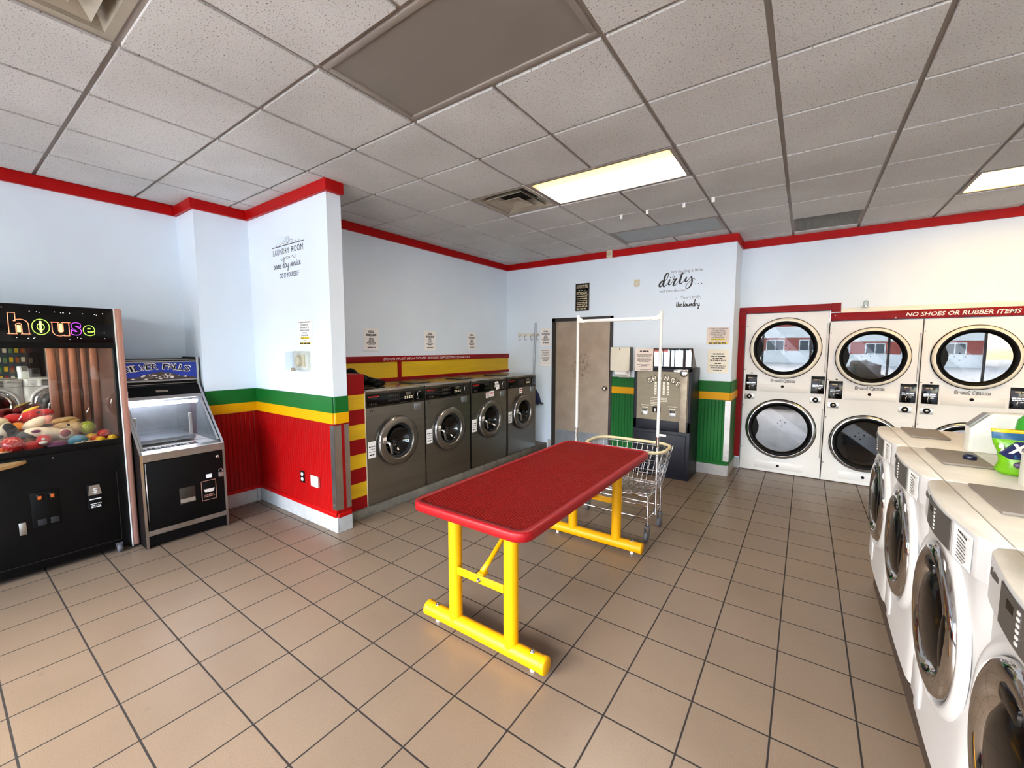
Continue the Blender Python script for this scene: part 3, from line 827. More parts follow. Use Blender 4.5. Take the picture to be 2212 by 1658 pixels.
b = B(); b.prism([(FXX, .305), (FXX + .012, .315), (FXX, .345)], 'y', 1.168, 1.271); b.done('hatch_lip', 'aluminium', h)
a = B().box(FXX - .006, FXX + .003, 1.318, 1.43, .285, .46, bev=.003).done('bill_acceptor', 'black', t)
b = B()
for q in ((1.318, 1.43, .285, .289), (1.318, 1.43, .456, .46), (1.318, 1.322, .285, .46), (1.426, 1.43, .285, .46)): b.box(FXX + .002, FXX + .0045, *q)
b.done('bezel', 'copper_vinyl', a)
b = B(); b.prism([(1.335, .385), (1.415, .385), (1.405, .358), (1.345, .358)], 'x', FXX + .003, FXX + .01); b.done('bill_slot', 'rock_light', a)
b = B(); b.bars([(.0, .07, .008), (-.014, .08, .008)], (FXX + .003, 1.374, .332), YP, ZP, 5, lift=.001); b.done('print', 'copper_vinyl', a)
B().box(FXX - .004, FXX - .001, 1.361, 1.403, .479, .513).done('sticker', 'paper', dr)
b = B().lathe([(.014, 0), (.014, .004), (.008, .006), (0, .006)], (FXX - .004, 1.456, .656), 'x', 16); b.done('key_lock', 'chrome', dr)
tl = thing('padlock', 'silver padlock hanging on the front door of the coin pusher', 'padlock', (FXX + .01, 1.468, .47))
B().box(FXX + .004, FXX + .02, 1.449, 1.488, .472, .515, bev=.004).done('lock_body', 'aluminium', tl)
B().tube([(FXX + .012, 1.456, .51)] + [(FXX + .012, 1.4685 - .0125 * math.cos(k * PI / 8), .532 + .014 * math.sin(k * PI / 8)) for k in range(9)] + [(FXX + .012, 1.481, .51)], .0035, 8).done('shackle', 'chrome', tl)
# display case
B().box(-5.09, FXX - .06, y0, y1, .765, .778).done('playfield', 'white', t)
b = B(); b.box(-4.95, -4.94, y0, y1, .778, 1.18); b.done('back_plate', 'galvanised', t)
b = B(); b.box(-4.94, -4.55, y0 + .02, y1 - .1, .80, .835, bev=.006); b.done('pusher_shelf', 'galvanised', t)
for y in (y0 + .03, y1 - .13): B().box(-4.6, -4.585, y, y + .022, .79, 1.03, bev=.003).done('guide_post', 'white', t)
b = B(); b.prism([(-4.93, .78), (FXX - .075, .78), (-4.65, 1.16), (-4.93, 1.16)], 'y', y1 - .004, y1); b.done('side_lining', 'galvanised', t)
B().bars([(.02, .2, .02), (-.03, .14, .014)], (-4.47, y1 - .005, .93), ZP, XP, 8).done('side_print', 'steel_dark', t)
b = B(); b.tube([(-4.62, y0 + .03, 1.135), (-4.62, y1 - .05, 1.135)], .014, 12); b.done('light_tube', 'tube_lit', t)
# glass, from the apron up to the valance
b = B(); b.prism([(FXX - .06, .792), (FXX - .056, .794), (-4.641, 1.172), (-4.645, 1.17)], 'y', y0, y1); b.done('front_glass', 'glass', t)
b = B(); b.prism([(FXX - .03, .80), (FXX - .024, .806), (-4.628, 1.166), (-4.634, 1.162)], 'y', y1 - .03, y1 - .012).prism([(FXX - .03, .80), (FXX - .024, .806), (-4.628, 1.166), (-4.634, 1.162)], 'y', y0, y0 + .014); b.done('glass_trim', 'soft_chrome', t)
b = B(); b.prism([(-4.645, 1.165), (-4.64, 1.172), (-4.73, 1.283), (-4.76, 1.283), (-4.76, 1.165)], 'y', y0, y1); b.done('valance', 'laminate_black', t)
B().prism([(-4.643, 1.165), (-4.637, 1.172), (-4.66, 1.198), (-4.667, 1.194)], 'y', y0, y1).done('valance_trim', 'aluminium', t)
b = B(); b.prism([(-4.69, 1.226), (-4.684, 1.232), (-4.695, 1.246), (-4.702, 1.24)], 'y', 1.17, 1.255); b.done('maker_plate', 'dull_metal', t)
B().ell((-4.69, y0 + .03, 1.24), .01).done('lamp', 'soft_chrome', t)
B().box(-5.09, -4.752, y0, y1, 1.285, 1.52).done('marquee_box', 'laminate_black', t)
mq = B().box(-4.752, -4.746, y0, y1 - .0, 1.335, 1.492).done('marquee_panel', 'blue_print', t)
b = B().box(-4.75, -4.74, y0, y1, 1.492, 1.502).box(-4.75, -4.74, y0, y1, 1.322, 1.335).box(-4.75, -4.742, y0, y1, 1.511, 1.516).box(-4.75, -4.742, y0, y1, 1.296, 1.3); b.done('marquee_trim', 'aluminium', t)
# mountain
rd = random.Random(11); ridge = [(y0 + .01, 1.345)]
N = 26
for k in range(N + 1):
    u = k / N; y = y0 + .01 + u * (y1 - y0 - .02)
    ridge.append((y, 1.352 + .052 * math.exp(-((u - .5) / .26) ** 2) + rd.uniform(-.004, .006)))
ridge.append((y1 - .01, 1.337)); ridge.append((y0 + .01, 1.337))
B().prism(ridge[1:-1] + [(y0 + .01, 1.337)], 'x', -4.746, -4.7445).done('mountain_print', 'rock', mq)
b = B()
for k in range(34):
    u = rd.gauss(.5, .22)
    if not .04 < u < .96: continue
    y = y0 + u * (y1 - y0); top = 1.352 + .05 * math.exp(-((u - .5) / .26) ** 2)
    z = rd.uniform(1.342, top - .004); s = rd.uniform(.006, .02)
    b.poly([(-4.7438, y - s, z), (-4.7438, y + s * .3, z - s * .35), (-4.7438, y + s, z + s * .1), (-4.7438, y + s * .1, z + s * .5)])
b.done('snow_print', 'rock_light', mq)
b, b2 = B(), B()
word = 'SILVER FALLS'
for k, ch in enumerate(word):
    u = (k + .5) / len(word); y = y0 + .03 + u * (y1 - y0 - .09); z = 1.406 + .026 * math.sin(PI * u)
    a = .9 * math.cos(PI * u) * .35
    r = V((0, math.cos(a), math.sin(a))); up = V((0, -math.sin(a), math.cos(a)))
    if ch == ' ': continue
    b2.text(ch, (-4.746, y, z - .003), r, up, h=.058, w=.03 if ch == 'I' else .054, off=.03, ext=0, lift=.0012)
    b.text(ch, (-4.746, y, z), r, up, h=.05, w=.014 if ch == 'I' else .04, off=.0, ext=0, lift=.0022)
b2.done('lettering_outline', 'white', mq); b.done('lettering', 'black', mq)
# coins on the playfield
rd = random.Random(9)
for k in range(60):
    x = -4.36 - .016 * (k // 12) + rd.uniform(-.006, .006) - .02; y = y0 + .05 + (k % 12) * .032 + rd.uniform(-.006, .006)
    b = B().cyl((x, y, .778 + .002 * (k % 3)), (x, y, .780 + .002 * (k % 3)), .0122, n=14)
    solo(b, 'coin', 'soft_chrome', 'quarter lying at the front edge of the coin pusher playfield', 'coin', 'coins in the coin pusher')

# ================================================================== STEEL WASHERS
XF = -3.395
def steel_washer(y0, y1, label, num=None):
    w = y1 - y0; yc = (y0 + y1) / 2
    t = thing('washing_machine', label, 'washing machine', (XF - .35, yc, .084), 'steel front load washers on the kerb')
    x = XF; dcy, dcz = y0 + .49 * w, .68; dcy = yc - .012
    b = B().box(x - .72, x - .7, y0, y1, .088, 1.18).box(x - .7, x - .012, y0, y0 + .01, .088, 1.18).box(x - .7, x - .012, y1 - .01, y1, .088, 1.18).box(x - .7, x - .012, y0 + .01, y1 - .01, .088, .1)
    b.done('cabinet', 'steel', t)
    b = B().plate_hole(y0, y1, .088, 1.05, dcy, dcz, .205, x, 'x', 48)
    b.box(x - .012, x, y0, y0 + .002, .088, 1.05); b.box(x - .012, x, y1 - .002, y1, .088, 1.05); b.box(x - .012, x, y0, y1, .088, .09); b.box(x - .012, x, y0, y1, 1.045, 1.05)
    fp = b.done('front_panel', 'steel', t)
    b = B().box(x - .72, x + .006, y0 - .001, y1 + .001, 1.19, 1.215, bev=.006); b.box(x - .6, x - .25, yc - .004, yc + .004, 1.214, 1.218)
    b.done('top', 'steel_top', t)
    b = B().box(x - .45, x - .18, y0 + .01, y0 + .25, 1.2155, 1.226, bev=.003); b.done('soap_lid', 'steel_dark', t)
    cp = B().box(x - .014, x + .002, y0, y1, 1.05, 1.19, bev=.003).done('control_panel', 'steel_dark', t)
    pb = B().box(x + .002, x + .005, y0 + .01, y1 - .01, 1.06, 1.176, bev=.002).done('control_face', 'black_gloss', cp)
    pl = B()
    pl.text('Speed Queen', (x + .005, y0 + .025, 1.146), YP, ZP, h=.014, w=.125, align='L', off=.02, ext=0); pl.done('maker_name', 'red_rubber', cp)
    b = B(); b.bars([(0, .09, .004)], (x + .005, y0 + .085, 1.136), YP, ZP, 3)
    for k in range(3): b.cyl((x + .004, y0 + .06 + k * .025, 1.078), (x + .007, y0 + .06 + k * .025, 1.078), .007, n=12)
    for r in range(2):
        for c in range(5):
            b.bars([(.006, .018, .004), (-.004, .022, .004), (-.014, .016, .003)], (x + .005, y0 + w * .36 + c * .027, 1.145 - r * .045), YP, ZP, 10 * r + c + 1)
    b.done('panel_print', 'panel_grey', cp)
    b = B().box(x + .004, x + .0055, y0 + w * .54, y0 + w * .542, 1.062, 1.174).box(x + .004, x + .0055, y0 + w * .79, y0 + w * .792, 1.062, 1.174).box(x + .004, x + .0055, y0 + w * .54, y0 + w * .792, 1.062, 1.064)
    b.box(x + .004, x + .0065, y0 + w * .65, y0 + w * .74, 1.135, 1.162)
    b.done('keypad_frame', 'steel', cp)
    b = B()
    for c in range(4):
        for r in range(2): b.box(x + .004, x + .008, y0 + w * (.625 + c * .04), y0 + w * (.65 + c * .04), 1.094 + r * .016, 1.105 + r * .016, bev=.003)
    b.done('keypad_buttons', 'ivory', cp)
    b = B().ell((x + .006, y1 - .075, 1.155), (.003, .016, .006)); b.tube([(x + .007, y1 - .1, 1.15), (x + .007, y1 - .105, 1.12), (x + .007, y1 - .1, 1.09)], .004, 6); b.box(x + .005, x + .008, y1 - .12, y1 - .085, 1.078, 1.083)
    b.done('coin_slot', 'soft_chrome', cp)
    B().box(x, x + .012, y1 - .15, y1 - .065, .96, 1.03, bev=.004).cyl((x + .01, y1 - .105, .995), (x + .015, y1 - .105, .995), .006).box(x, x + .004, y1 - .06, y1 - .053, .955, 1.035).done('coin_vault', 'galvanised', t)
    # drum and door
    b = B().lathe([(.205, 0), (.2, -.05), (.22, -.08), (.22, -.36), (.0, -.38)], (x, dcy, dcz), 'x', 40)
    dm = b.done('drum', 'drum_dark', t)
    b = B()
    for k in range(3):
        a = k * 2.094 + .6
        b.box(-.02, .02, .13, .22, -.3, -.1)
    b.bm.free(); b = B()
    for k in range(3):
        a = k * 2.094 + .5
        p = V((0, math.cos(a), math.sin(a)))
        b.cyl(V((x - .1, dcy, dcz)) + p * .2, V((x - .34, dcy, dcz)) + p * .2, .035, n=10)
    b.done('drum_baffles', 'steel_dark', dm)
    d = B().lathe([(.243, .0), (.249, .012), (.25, .03), (.246, .042), (.239, .046), (.215, .05), (.19, .054), (.18, .052), (.174, .043), (.17, .012), (.172, -.01)], (x, dcy, dcz), 'x', 56)
    door = d.done('door', 'steel', t)
    B().lathe([(.2495, .014), (.254, .02), (.2495, .03)], (x, dcy, dcz), 'x', 48).done('gasket', 'rubber', door)
    B().lathe([(.2502, .03), (.2475, .0435), (.242, .0475)], (x, dcy, dcz), 'x', 56).done('rim_trim', 'chrome', door)
    B().lathe([(.172, .01), (.174, .03), (.16, .022), (.156, .0), (.162, -.02)], (x, dcy, dcz), 'x', 48).done('inner_gasket', 'rubber', door)
    B().lathe([(.158, .008), (.146, -.004), (.12, -.05), (.0, -.075)], (x, dcy, dcz), 'x', 40).done('glass_bowl', 'washer_glass', door)
    b = B().box(x + .05, x + .075, dcy - .215, dcy - .165, dcz + .0, dcz + .024, bev=.006).tube([(x + .075, dcy - .165, dcz + .012), (x + .082, dcy - .15, dcz - .02), (x + .08, dcy - .135, dcz - .09), (x + .074, dcy - .13, dcz - .115)], [.012, .012, .011, .009], 10)
    b.done('door_handle', 'soft_chrome', door)
    B().box(x + .056, x + .0575, dcy - .22, dcy - .175, dcz + .03, dcz + .062).done('door_sticker', 'pink_paper', door)
    b = B()
    for r in range(4):
        for c in range(2): b.cyl((x - .001, dcy + .275 + c * .018, dcz + .03 - r * .022), (x + .002, dcy + .275 + c * .018, dcz + .03 - r * .022), .004, n=8)
    b.done('vent_holes', 'soft_chrome', fp)
    s = B().box(x, x + .0012, y0 + .012, y0 + .1, .555, .715).done('warning_sticker', 'paper', t)
    B().bars([(.03, .07, .01), (.005, .06, .006), (-.02, .07, .006), (-.05, .06, .012)], (x + .0012, y0 + .056, .635), YP, ZP, 4, lift=.0006).done('sticker_print', 'ink', s)
    if num: B().text(num, (x, y0 + .06, 1.0), YP, ZP, h=.026, ext=0, off=.01).done('machine_number', 'black', fp)
    return t, t
steel_washer(2.395, 3.142, 'steel washer numbered 73 beside the red and yellow striped panel', '73')
steel_washer(3.153, 3.896, 'steel washer second from the striped panel, without red stickers or paper tag', '57')
t3, fp = steel_washer(3.924, 4.676, 'steel washer with a white paper tag and two red stickers, third from the striped panel')
for k, (y, w2, z, h2) in enumerate(((4.22, .06, .965, .07), (4.29, .1, .975, .075))):
    s = B().box(XF, XF + .001, y, y + w2, z, z + h2).done('red_sticker', 'paper', fp)
    B().bars([(.016, w2 * .8, .01), (-.002, w2 * .75, .008), (-.02, w2 * .8, .008)], (XF + .001, y + w2 / 2, z + h2 / 2), YP, ZP, k + 2).done('sticker_print', 'red_paint', s)
t4, fp = steel_washer(4.712, 5.443, 'steel washer farthest along the row, next to the broom in the corner')
s = B().box(XF, XF + .001, 5.0, 5.07, .955, 1.03).done('red_sticker', 'paper', fp)
B().bars([(.02, .05, .014), (-.01, .05, .01)], (XF + .001, 5.035, .993), YP, ZP, 2).done('sticker_print', 'red_paint', s)
tg = thing('paper_tag', 'white paper tag taped over the control panel of the third steel washer', 'paper', (XF + .008, 4.45, 1.07))
b = B(); b.prism([(4.395, 1.165), (4.47, 1.172), (4.5, 1.07), (4.43, 1.058)], 'x', XF + .0085, XF + .0097); b.done('sheet', 'paper', tg)
B().bars([(.03, .05, .006), (.01, .04, .006), (-.012, .05, .006)], (XF + .0097, 4.447, 1.115), YP, ZP, 6).done('print', 'ink', tg)
# striped end panel
b = B(); zs = [.086, .206, .344, .485, .619, .763, .904, 1.045, 1.185, 1.376]
for k, (a, c) in enumerate(zip(zs, zs[1:])):
    b.mi = 0 if k % 2 == 0 else 1
    b.box(XWASH + .04, XF - .006, 2.215, 2.388, a, c)
b.mi = 2; b.box(XF - .02, XF - .002, 2.386, 2.394, .086, 1.2)
solo(b, 'end_panel', ['dark_red_paint', 'old_yellow', 'ivory'], 'red and yellow striped wooden end panel beside the first steel washer', 'panel')
# board over the washers
t = thing('lettered_board', 'yellow plywood board with red frame and latch warning above the steel washers', 'board', (XWASH + .01, 3.95, 1.23))
x = XWASH
B().box(x, x + .018, 2.14, 5.76, 1.235, 1.46).done('backing', 'old_yellow', t)
tr = B().box(x + .0, x + .036, 2.14, 5.762, 1.452, 1.522, bev=.002).done('top_rail', 'dark_red_paint', t)
B().box(x, x + .034, 2.14, 5.762, 1.216, 1.256, bev=.002).done('bottom_rail', 'dark_red_paint', t)
B().box(x, x + .032, 3.4, 3.453, 1.256, 1.452).done('upright', 'dark_red_paint', t)
B().text('DOOR MUST BE LATCHED BEFORE DEPOSITING QUARTERS', (x + .036, 3.18, 1.471), YP, ZP, h=.032, w=1.568, align='L', shear=.25, off=0, ext=0).done('lettering', 'white', tr)
# black cloth on the first washer
rd = random.Random(5)
b = B()
for k in range(26):
    u = k / 25
    b.ell((-3.66 - .18 * rd.random(), 2.45 + .33 * u, 1.245 + .05 * (1 - u) * rd.random() + .05 * (1 - u)), (.07 + .04 * rd.random(), .05 + .03 * rd.random(), .03 + .025 * (1 - u)), (V((rd.random(), rd.random(), rd.random())).normalized(), rd.uniform(-.7, .7)), u=10, v=8)
b.ell((-3.72, 2.46, 1.32), (.1, .07, .1)); b.ell((-3.78, 2.34, 1.41), (.09, .12, .035), (XP, -.25))
solo(b, 'black_jacket', 'black', 'crumpled black cloth lying on the steel washer behind the striped panel', 'cloth', sharp=70)
# ================================================================== RED TABLE
TX0, TX1, TY0, TY1, TZ = -1.766, -.992, 1.503, 3.385, .778
t = thing('laundry_table', 'long red perforated metal table on yellow tube legs in the middle of the floor', 'table', (-1.379, 2.44, 0))
def rrect(x0, x1, y0, y1, r, n=6):
    p = []
    for cx, cy, a0 in ((x1 - r, y1 - r, 0), (x0 + r, y1 - r, 90), (x0 + r, y0 + r, 180), (x1 - r, y0 + r, 270)):
        for k in range(n + 1):
            a = math.radians(a0 + 90 * k / n); p.append((cx + r * math.cos(a), cy + r * math.sin(a)))
    return p
b = B()
prof = [(0.006, TZ - .05), (0, TZ - .044), (0, TZ - .01), (.004, TZ - .003), (.012, TZ), (.034, TZ), (.036, TZ - .006), (.036, TZ - .012), (.012, TZ - .012), (.012, TZ - .05)]
rings = []
for ins, z in prof:
    rings.append([b.bm.verts.new((p[0], p[1], z)) for p in rrect(TX0 + ins, TX1 - ins, TY0 + ins, TY1 - ins, .085 - ins, 8)])
for A, C_ in zip(rings, rings[1:] + rings[:1]):
    for k in range(len(A)):
        k2 = (k + 1) % len(A); b.bm.faces.new((A[k], A[k2], C_[k2], C_[k]))
b.done('rim', 'table_red_edge', t)
# expanded metal: diamond lattice
b = B(); px, py, s = .0335, .0185, .66
nx, ny = int((TX1 - TX0 - .06) / px), int((TY1 - TY0 - .06) / py)
ox, oy = (TX0 + TX1) / 2 - nx * px / 2, (TY0 + TY1) / 2 - ny * py / 2
cache = {}
def vv(i, j, e):                      # half steps
    k = (i, j, e)
    if k not in cache: cache[k] = b.bm.verts.new((ox + i * px / 2, oy + j * py / 2, TZ - .004))
    return cache[k]
for i in range(0, 2 * nx + 1):
    for j in range(0, 2 * ny + 1):
        if (i + j) % 2: continue
        cx, cy = ox + i * px / 2, oy + j * py / 2
        # outer corners shared with neighbours
        O = [vv(i + 1, j, 0), vv(i, j + 1, 0), vv(i - 1, j, 0), vv(i, j - 1, 0)]
        I = [b.bm.verts.new((cx + dx * px / 2 * s, cy + dy * py / 2 * s, TZ - .004)) for dx, dy in ((1, 0), (0, 1), (-1, 0), (0, -1))]
        for k in range(4): b.bm.faces.new((O[k], O[(k + 1) % 4], I[(k + 1) % 4], I[k]))
o = b.done('mesh_top', 'table_red', t, sharp=60)
sm = o.modifiers.new('thick', 'SOLIDIFY'); sm.thickness = .006; sm.offset = -1
B().box(TX0 + .04, TX1 - .04, TY0 + .3, TY0 + .33, TZ - .04, TZ - .012).box(TX0 + .04, TX1 - .04, TY1 - .33, TY1 - .3, TZ - .04, TZ - .012).box(-1.39, -1.368, TY0 + .03, TY1 - .03, TZ - .03, TZ - .0105).done('under_frame', 'table_red_edge', t)
for yb, sg in ((1.66, 1), (3.125, -1)):
    fb = B().cyl((-1.78, yb, .062), (-.975, yb, .062), .042, n=28).done('foot_bar', 'table_yellow', t)
    for xe in (-1.795, -.96):
        q = sorted((xe, xe + (.02 if xe < -1.4 else -.02)))
        b = B(); b.lathe([(0, -.012), (.038, -.012), (.0445, -.006), (.0445, .012), (.0425, .016)], (xe + (.012 if xe < -1.4 else -.012), yb, .062), 'x', 28, 1 if xe < -1.4 else -1)
        b.done('end_cap', 'table_yellow', fb)
    for xb in (-1.71, -1.045):
        B().lathe([(.014, 0), (.014, .003), (.008, .004), (.008, .011), (0, .012)], (xb, yb, .103), 'z', 14).done('bolt', 'soft_chrome', fb)
        B().cyl((xb, yb, 0), (xb, yb, .024), .011, n=12).done('levelling_foot', 'white', fb)
    for xl in (-1.564, -1.177):
        B().cyl((xl, yb, .075), (xl, yb, TZ - .012), .0385, n=28).done('leg', 'table_yellow', t)
    cbz = .385
    c = B().box(-1.53, -1.21, yb - .022 * sg - .003, yb - .022 * sg + .003, cbz - .023, cbz + .023, bev=.002).done('crossbar', 'table_yellow', t)
    B().lathe([(.013, 0), (.013, .003), (.009, .004), (.009, .012), (.004, .016), (0, .016)], (-1.372, yb - .025 * sg, cbz - .004), 'y', 14, -sg).done('bolt', 'soft_chrome', c)
    y2 = yb + .54 * sg
    b = B()
    b.tube([(-1.372, yb + .005 * sg, cbz + .03), (-1.372, yb + .07 * sg, cbz + .065), (-1.372, y2, TZ - .02)], [.016, .0135, .0135], 12)
    b.box(-1.392, -1.352, yb - .018 * sg, yb + .035 * sg, cbz + .01, cbz + .03, bev=.004)
    b.done('brace', 'table_yellow', t)

# ================================================================== LAUNDRY CART
t = thing('laundry_cart', 'wire laundry cart with beige rim and white hanging rail, behind the red table', 'cart', (-1.36, 3.58, 0))
CX0, CX1, CYa, CYb, RZ, BZ = -1.63, -.925, 3.405, 3.84, .752, .40
b0, b1, ya, yb = -1.60, -.995, 3.415, 3.785
def loop(x0, x1, y0, y1, z, r=.05, bow=0.):
    return [(p[0], p[1] + (bow * (1 - ((p[0] - (x0 + x1) / 2) / ((x1 - x0) / 2)) ** 2) if p[1] > (y0 + y1) / 2 else 0), z) for p in rrect(x0, x1, y0, y1, r, 4)]
def dens(P, m=4):
    out = []
    for a, c in zip(P, P[1:] + P[:1]):
        d = (V(c) - V(a)).length; k = max(1, int(d / .06))
        out += [tuple(V(a).lerp(V(c), i / k)) for i in range(k)]
    return out
b = B(); b.tube(dens(loop(CX0, CX1, CYa, CYb, RZ, .15)), .0135, 12, closed=True); b.done('rim', 'beige_vinyl', t, label='beige vinyl covered rim')
b = B()
lerp = lambda a, c, u: a + (c - a) * u
for u in (0., .28, .52, .76, .93):
    b.tube(loop(lerp(b0, CX0, u), lerp(b1, CX1, u), lerp(ya, CYa, u), lerp(yb, CYb, u), lerp(BZ, RZ, u), lerp(.06, .15, u)), .0028, 6, closed=True)
nxw, nyw = 13, 7
for k in range(nxw + 1):
    u = k / nxw; xb = lerp(b0 + .03, b1 - .03, u); xt = lerp(CX0 + .03, CX1 - .03, u)
    b.tube([(xt, CYa, RZ), (xb, ya, BZ), (xb, yb, BZ), (xt, CYb, RZ)], .0024, 5)
for k in range(nyw + 1):
    u = k / nyw; q = lerp(ya + .03, yb - .03, u); qt = lerp(CYa + .03, CYb - .03, u)
    b.tube([(CX0, qt, RZ), (b0, q, BZ), (b1, q, BZ), (CX1, qt, RZ)], .0024, 5)
b.done('wire_basket', 'soft_chrome', t)
b0 = -1.74
b = B(); b.tube(loop(b0 + .02, b1 - .02, ya + .0, yb - .0, BZ - .02, .03), .011, 10, closed=True); b.done('basket_frame', 'chrome', t)
for x in (b0 + .02, b1 - .02):
    for y in (ya + .0, yb - .0):
        b = B().cyl((x, y, BZ - .02), (x, y, .125), .0105, n=12); l = b.done('leg', 'chrome', t)
        # swivel caster
        c = B().lathe([(.018, 0), (.02, -.012), (.014, -.02)], (x, y, .132), 'z', 16).box(x - .02, x - .015, y - .03, y + .012, .04, .116, bev=.003).box(x + .015, x + .02, y - .03, y + .012, .04, .116, bev=.003).box(x - .02, x + .02, y - .018, y + .018, .108, .12, bev=.003).done('caster_fork', 'grey_rubber', l)
        B().lathe([(0, -.013), (.034, -.013), (.041, -.008), (.041, .008), (.034, .013), (0, .013)], (x, y - .016, .041), 'x', 24).done('caster_wheel', 'grey_rubber', l)
b = B()
for y in (ya, yb): b.cyl((b0 + .02, y, .19), (b1 - .02, y, .19), .008, n=10)
for x in (b0 + .02, b1 - .02): b.cyl((x, ya, .19), (x, yb, .19), .008, n=10)
b.cyl((b0 + .02, ya, .3), (b1 - .02, ya, .3), .007, n=10)
b.done('stretcher', 'chrome', t)
xa, xz, yp = -1.765, -.998, 3.58
for x in (xa, xz):
    B().cyl((x, yp, .18), (x, yp, .86), .0135, n=14).done('lower_post', 'chrome', t)
    B().cyl((x, yp, .86), (x, yp, 1.92), .0125, n=14).done('upper_post', 'white', t)
hr = B().box(xa, xz, yp - .013, yp + .013, 1.858, 1.884, bev=.004).done('hanging_rail', 'white', t)
b = B()
for x, sg in ((xa, 1), (xz, -1)):
    b.prism([(x, 1.915), (x + sg * .07, 1.868), (x + sg * .07, 1.855), (x, 1.86)], 'y', yp - .016, yp + .016); b.cyl((x, yp, 1.918), (x, yp, 1.927), .0125)
b.done('corner_bracket', 'white', hr)

# ================================================================== CHANGE MACHINE
t = thing('change_machine', 'dark slate change machine with bronze face between the door and the corner', 'change machine', (-1.43, 5.48, 0))
x0, x1, yf, yk = -1.782, -1.092, 5.25, 5.72
B().box(x0, x1, yf + .012, yk, .6, 1.372, bev=.004).box(x0, x1, yf, yf + .03, 1.33, 1.372, bev=.003).box(x0, x1, yf, yf + .03, .6, .722, bev=.003).box(x0, x0 + .04, yf, yf + .03, .6, 1.372, bev=.003).box(x1 - .03, x1, yf, yf + .03, .6, 1.372, bev=.003).done('upper_cabinet', 'slate', t)
B().box(x0, x1, yf + .004, yk, .0, .594, bev=.004).done('stand', 'slate', t)
sd = B().box(x0 + .04, x1 - .045, yf - .003, yf + .01, .048, .552, bev=.003).done('stand_door', 'slate', t)
B().box(x0 + .32, x0 + .42, yf - .0045, yf - .002, .52, .548).done('label_plate', 'paper', sd)
b = B()
for q in ((x0 + .036, x0 + .04, .044, .556), (x1 - .045, x1 - .041, .044, .556), (x0 + .036, x1 - .041, .552, .556), (x0 + .036, x1 - .041, .044, .048)): b.box(q[0], q[1], yf - .0005, yf + .01, q[2], q[3])
b.done('door_gap', 'black', t)
fc = B().box(x0 + .04, x1 - .03, yf + .004, yf + .014, .722, 1.33).done('face_plate', 'bronze_face', t)
yy = yf + .004
b, b2 = B(), B()
for ch, lx, lz, deg in (('C', -1.588, 1.211, 30), ('H', -1.53, 1.24, 18), ('A', -1.455, 1.253, 4), ('N', -1.38, 1.25, -8), ('G', -1.306, 1.226, -20), ('E', -1.245, 1.186, -31)):
    a = math.radians(deg); r = V((math.cos(a), 0, math.sin(a))); up = V((-math.sin(a), 0, math.cos(a))); p = V((lx, yy, lz)) - up * .027
    b2.text(ch, p - up * .005, r, up, h=.066, off=.05, ext=0, lift=.0008)
    b.text(ch, p, r, up, h=.054, off=.014, ext=0, lift=.0016)
b2.done('lettering_outline', 'black', fc); b.done('lettering', 'cream_white', fc)
b = B()
for k in range(4):
    xx = -1.51 + k * .05
    b.box(xx - .012, xx + .012, yy - .001, yy, 1.04, 1.2)
b.done('coin_column_print', 'cream_white', fc)
b = B()
for k in range(4):
    for r in range(4): b.ell((-1.51 + k * .05, yy - .001, 1.06 + r * .035), (.006, .001, .006), u=8, v=6)
b.done('coin_dot_print', 'ink', fc)
b = B()
for k in range(4):
    b.bars([(-.02 * i, .05, .006) for i in range(6 - k)], (-1.56 + k * .05 + .02, yy, 1.0), XP, ZP, k + 1)
b.bars([(0, .1, .009), ], (-1.63, yy, .9), XP, ZP, 12).bars([(-.0, .08, .012)], (-1.63, yy, .872), XP, ZP, 13)
b.bars([(0, .1, .009), ], (-1.3, yy, .9), XP, ZP, 14).bars([(-.0, .08, .012)], (-1.3, yy, .872), XP, ZP, 15)
b.bars([(0, .05, .005)], (-1.66, yy, 1.262), XP, ZP, 16)
b.done('small_print', 'cream_white', fc)
for xx in (-1.675, -1.335):
    B().box(xx, xx + .075, yy - .006, yy, .775, .82, bev=.003).box(xx, xx + .075, yy - .003, yy, .82, .85).done('coin_button', 'aluminium', fc)
    B().box(xx + .004, xx + .071, yy - .0045, yy - .001, .823, .852).done('coin_slot', 'black_gloss', fc)
s = B().box(-1.535, -1.44, yy - .02, yy, .82, .89, bev=.006).done('coin_cup', 'black', fc)
B().box(-1.515, -1.495, yy - .022, yy - .019, .83, .87).done('cup_tag', 'paper', fc)
b = B().box(-1.213, -1.132, yf - .018, yf - .01, .6, 1.335, bev=.002).box(-1.19, -1.15, yf - .012, yf + .006, .64, 1.3); bar = b.done('security_bar', 'dull_metal', t)
B().box(-1.3, -1.13, yf - .012, yf, 1.318, 1.362, bev=.006).cyl((-1.28, yf - .014, 1.34), (-1.28, yf - .01, 1.34), .009).cyl((-1.215, yf - .014, 1.34), (-1.215, yf - .01, 1.34), .009).done('hasp', 'aluminium', bar)
B().lathe([(.04, 0), (.045, .006), (.045, .024), (.038, .03), (0, .03)], (-1.172, yf - .018, 1.318), 'y', 28, -1).done('puck_lock', 'soft_chrome', bar)
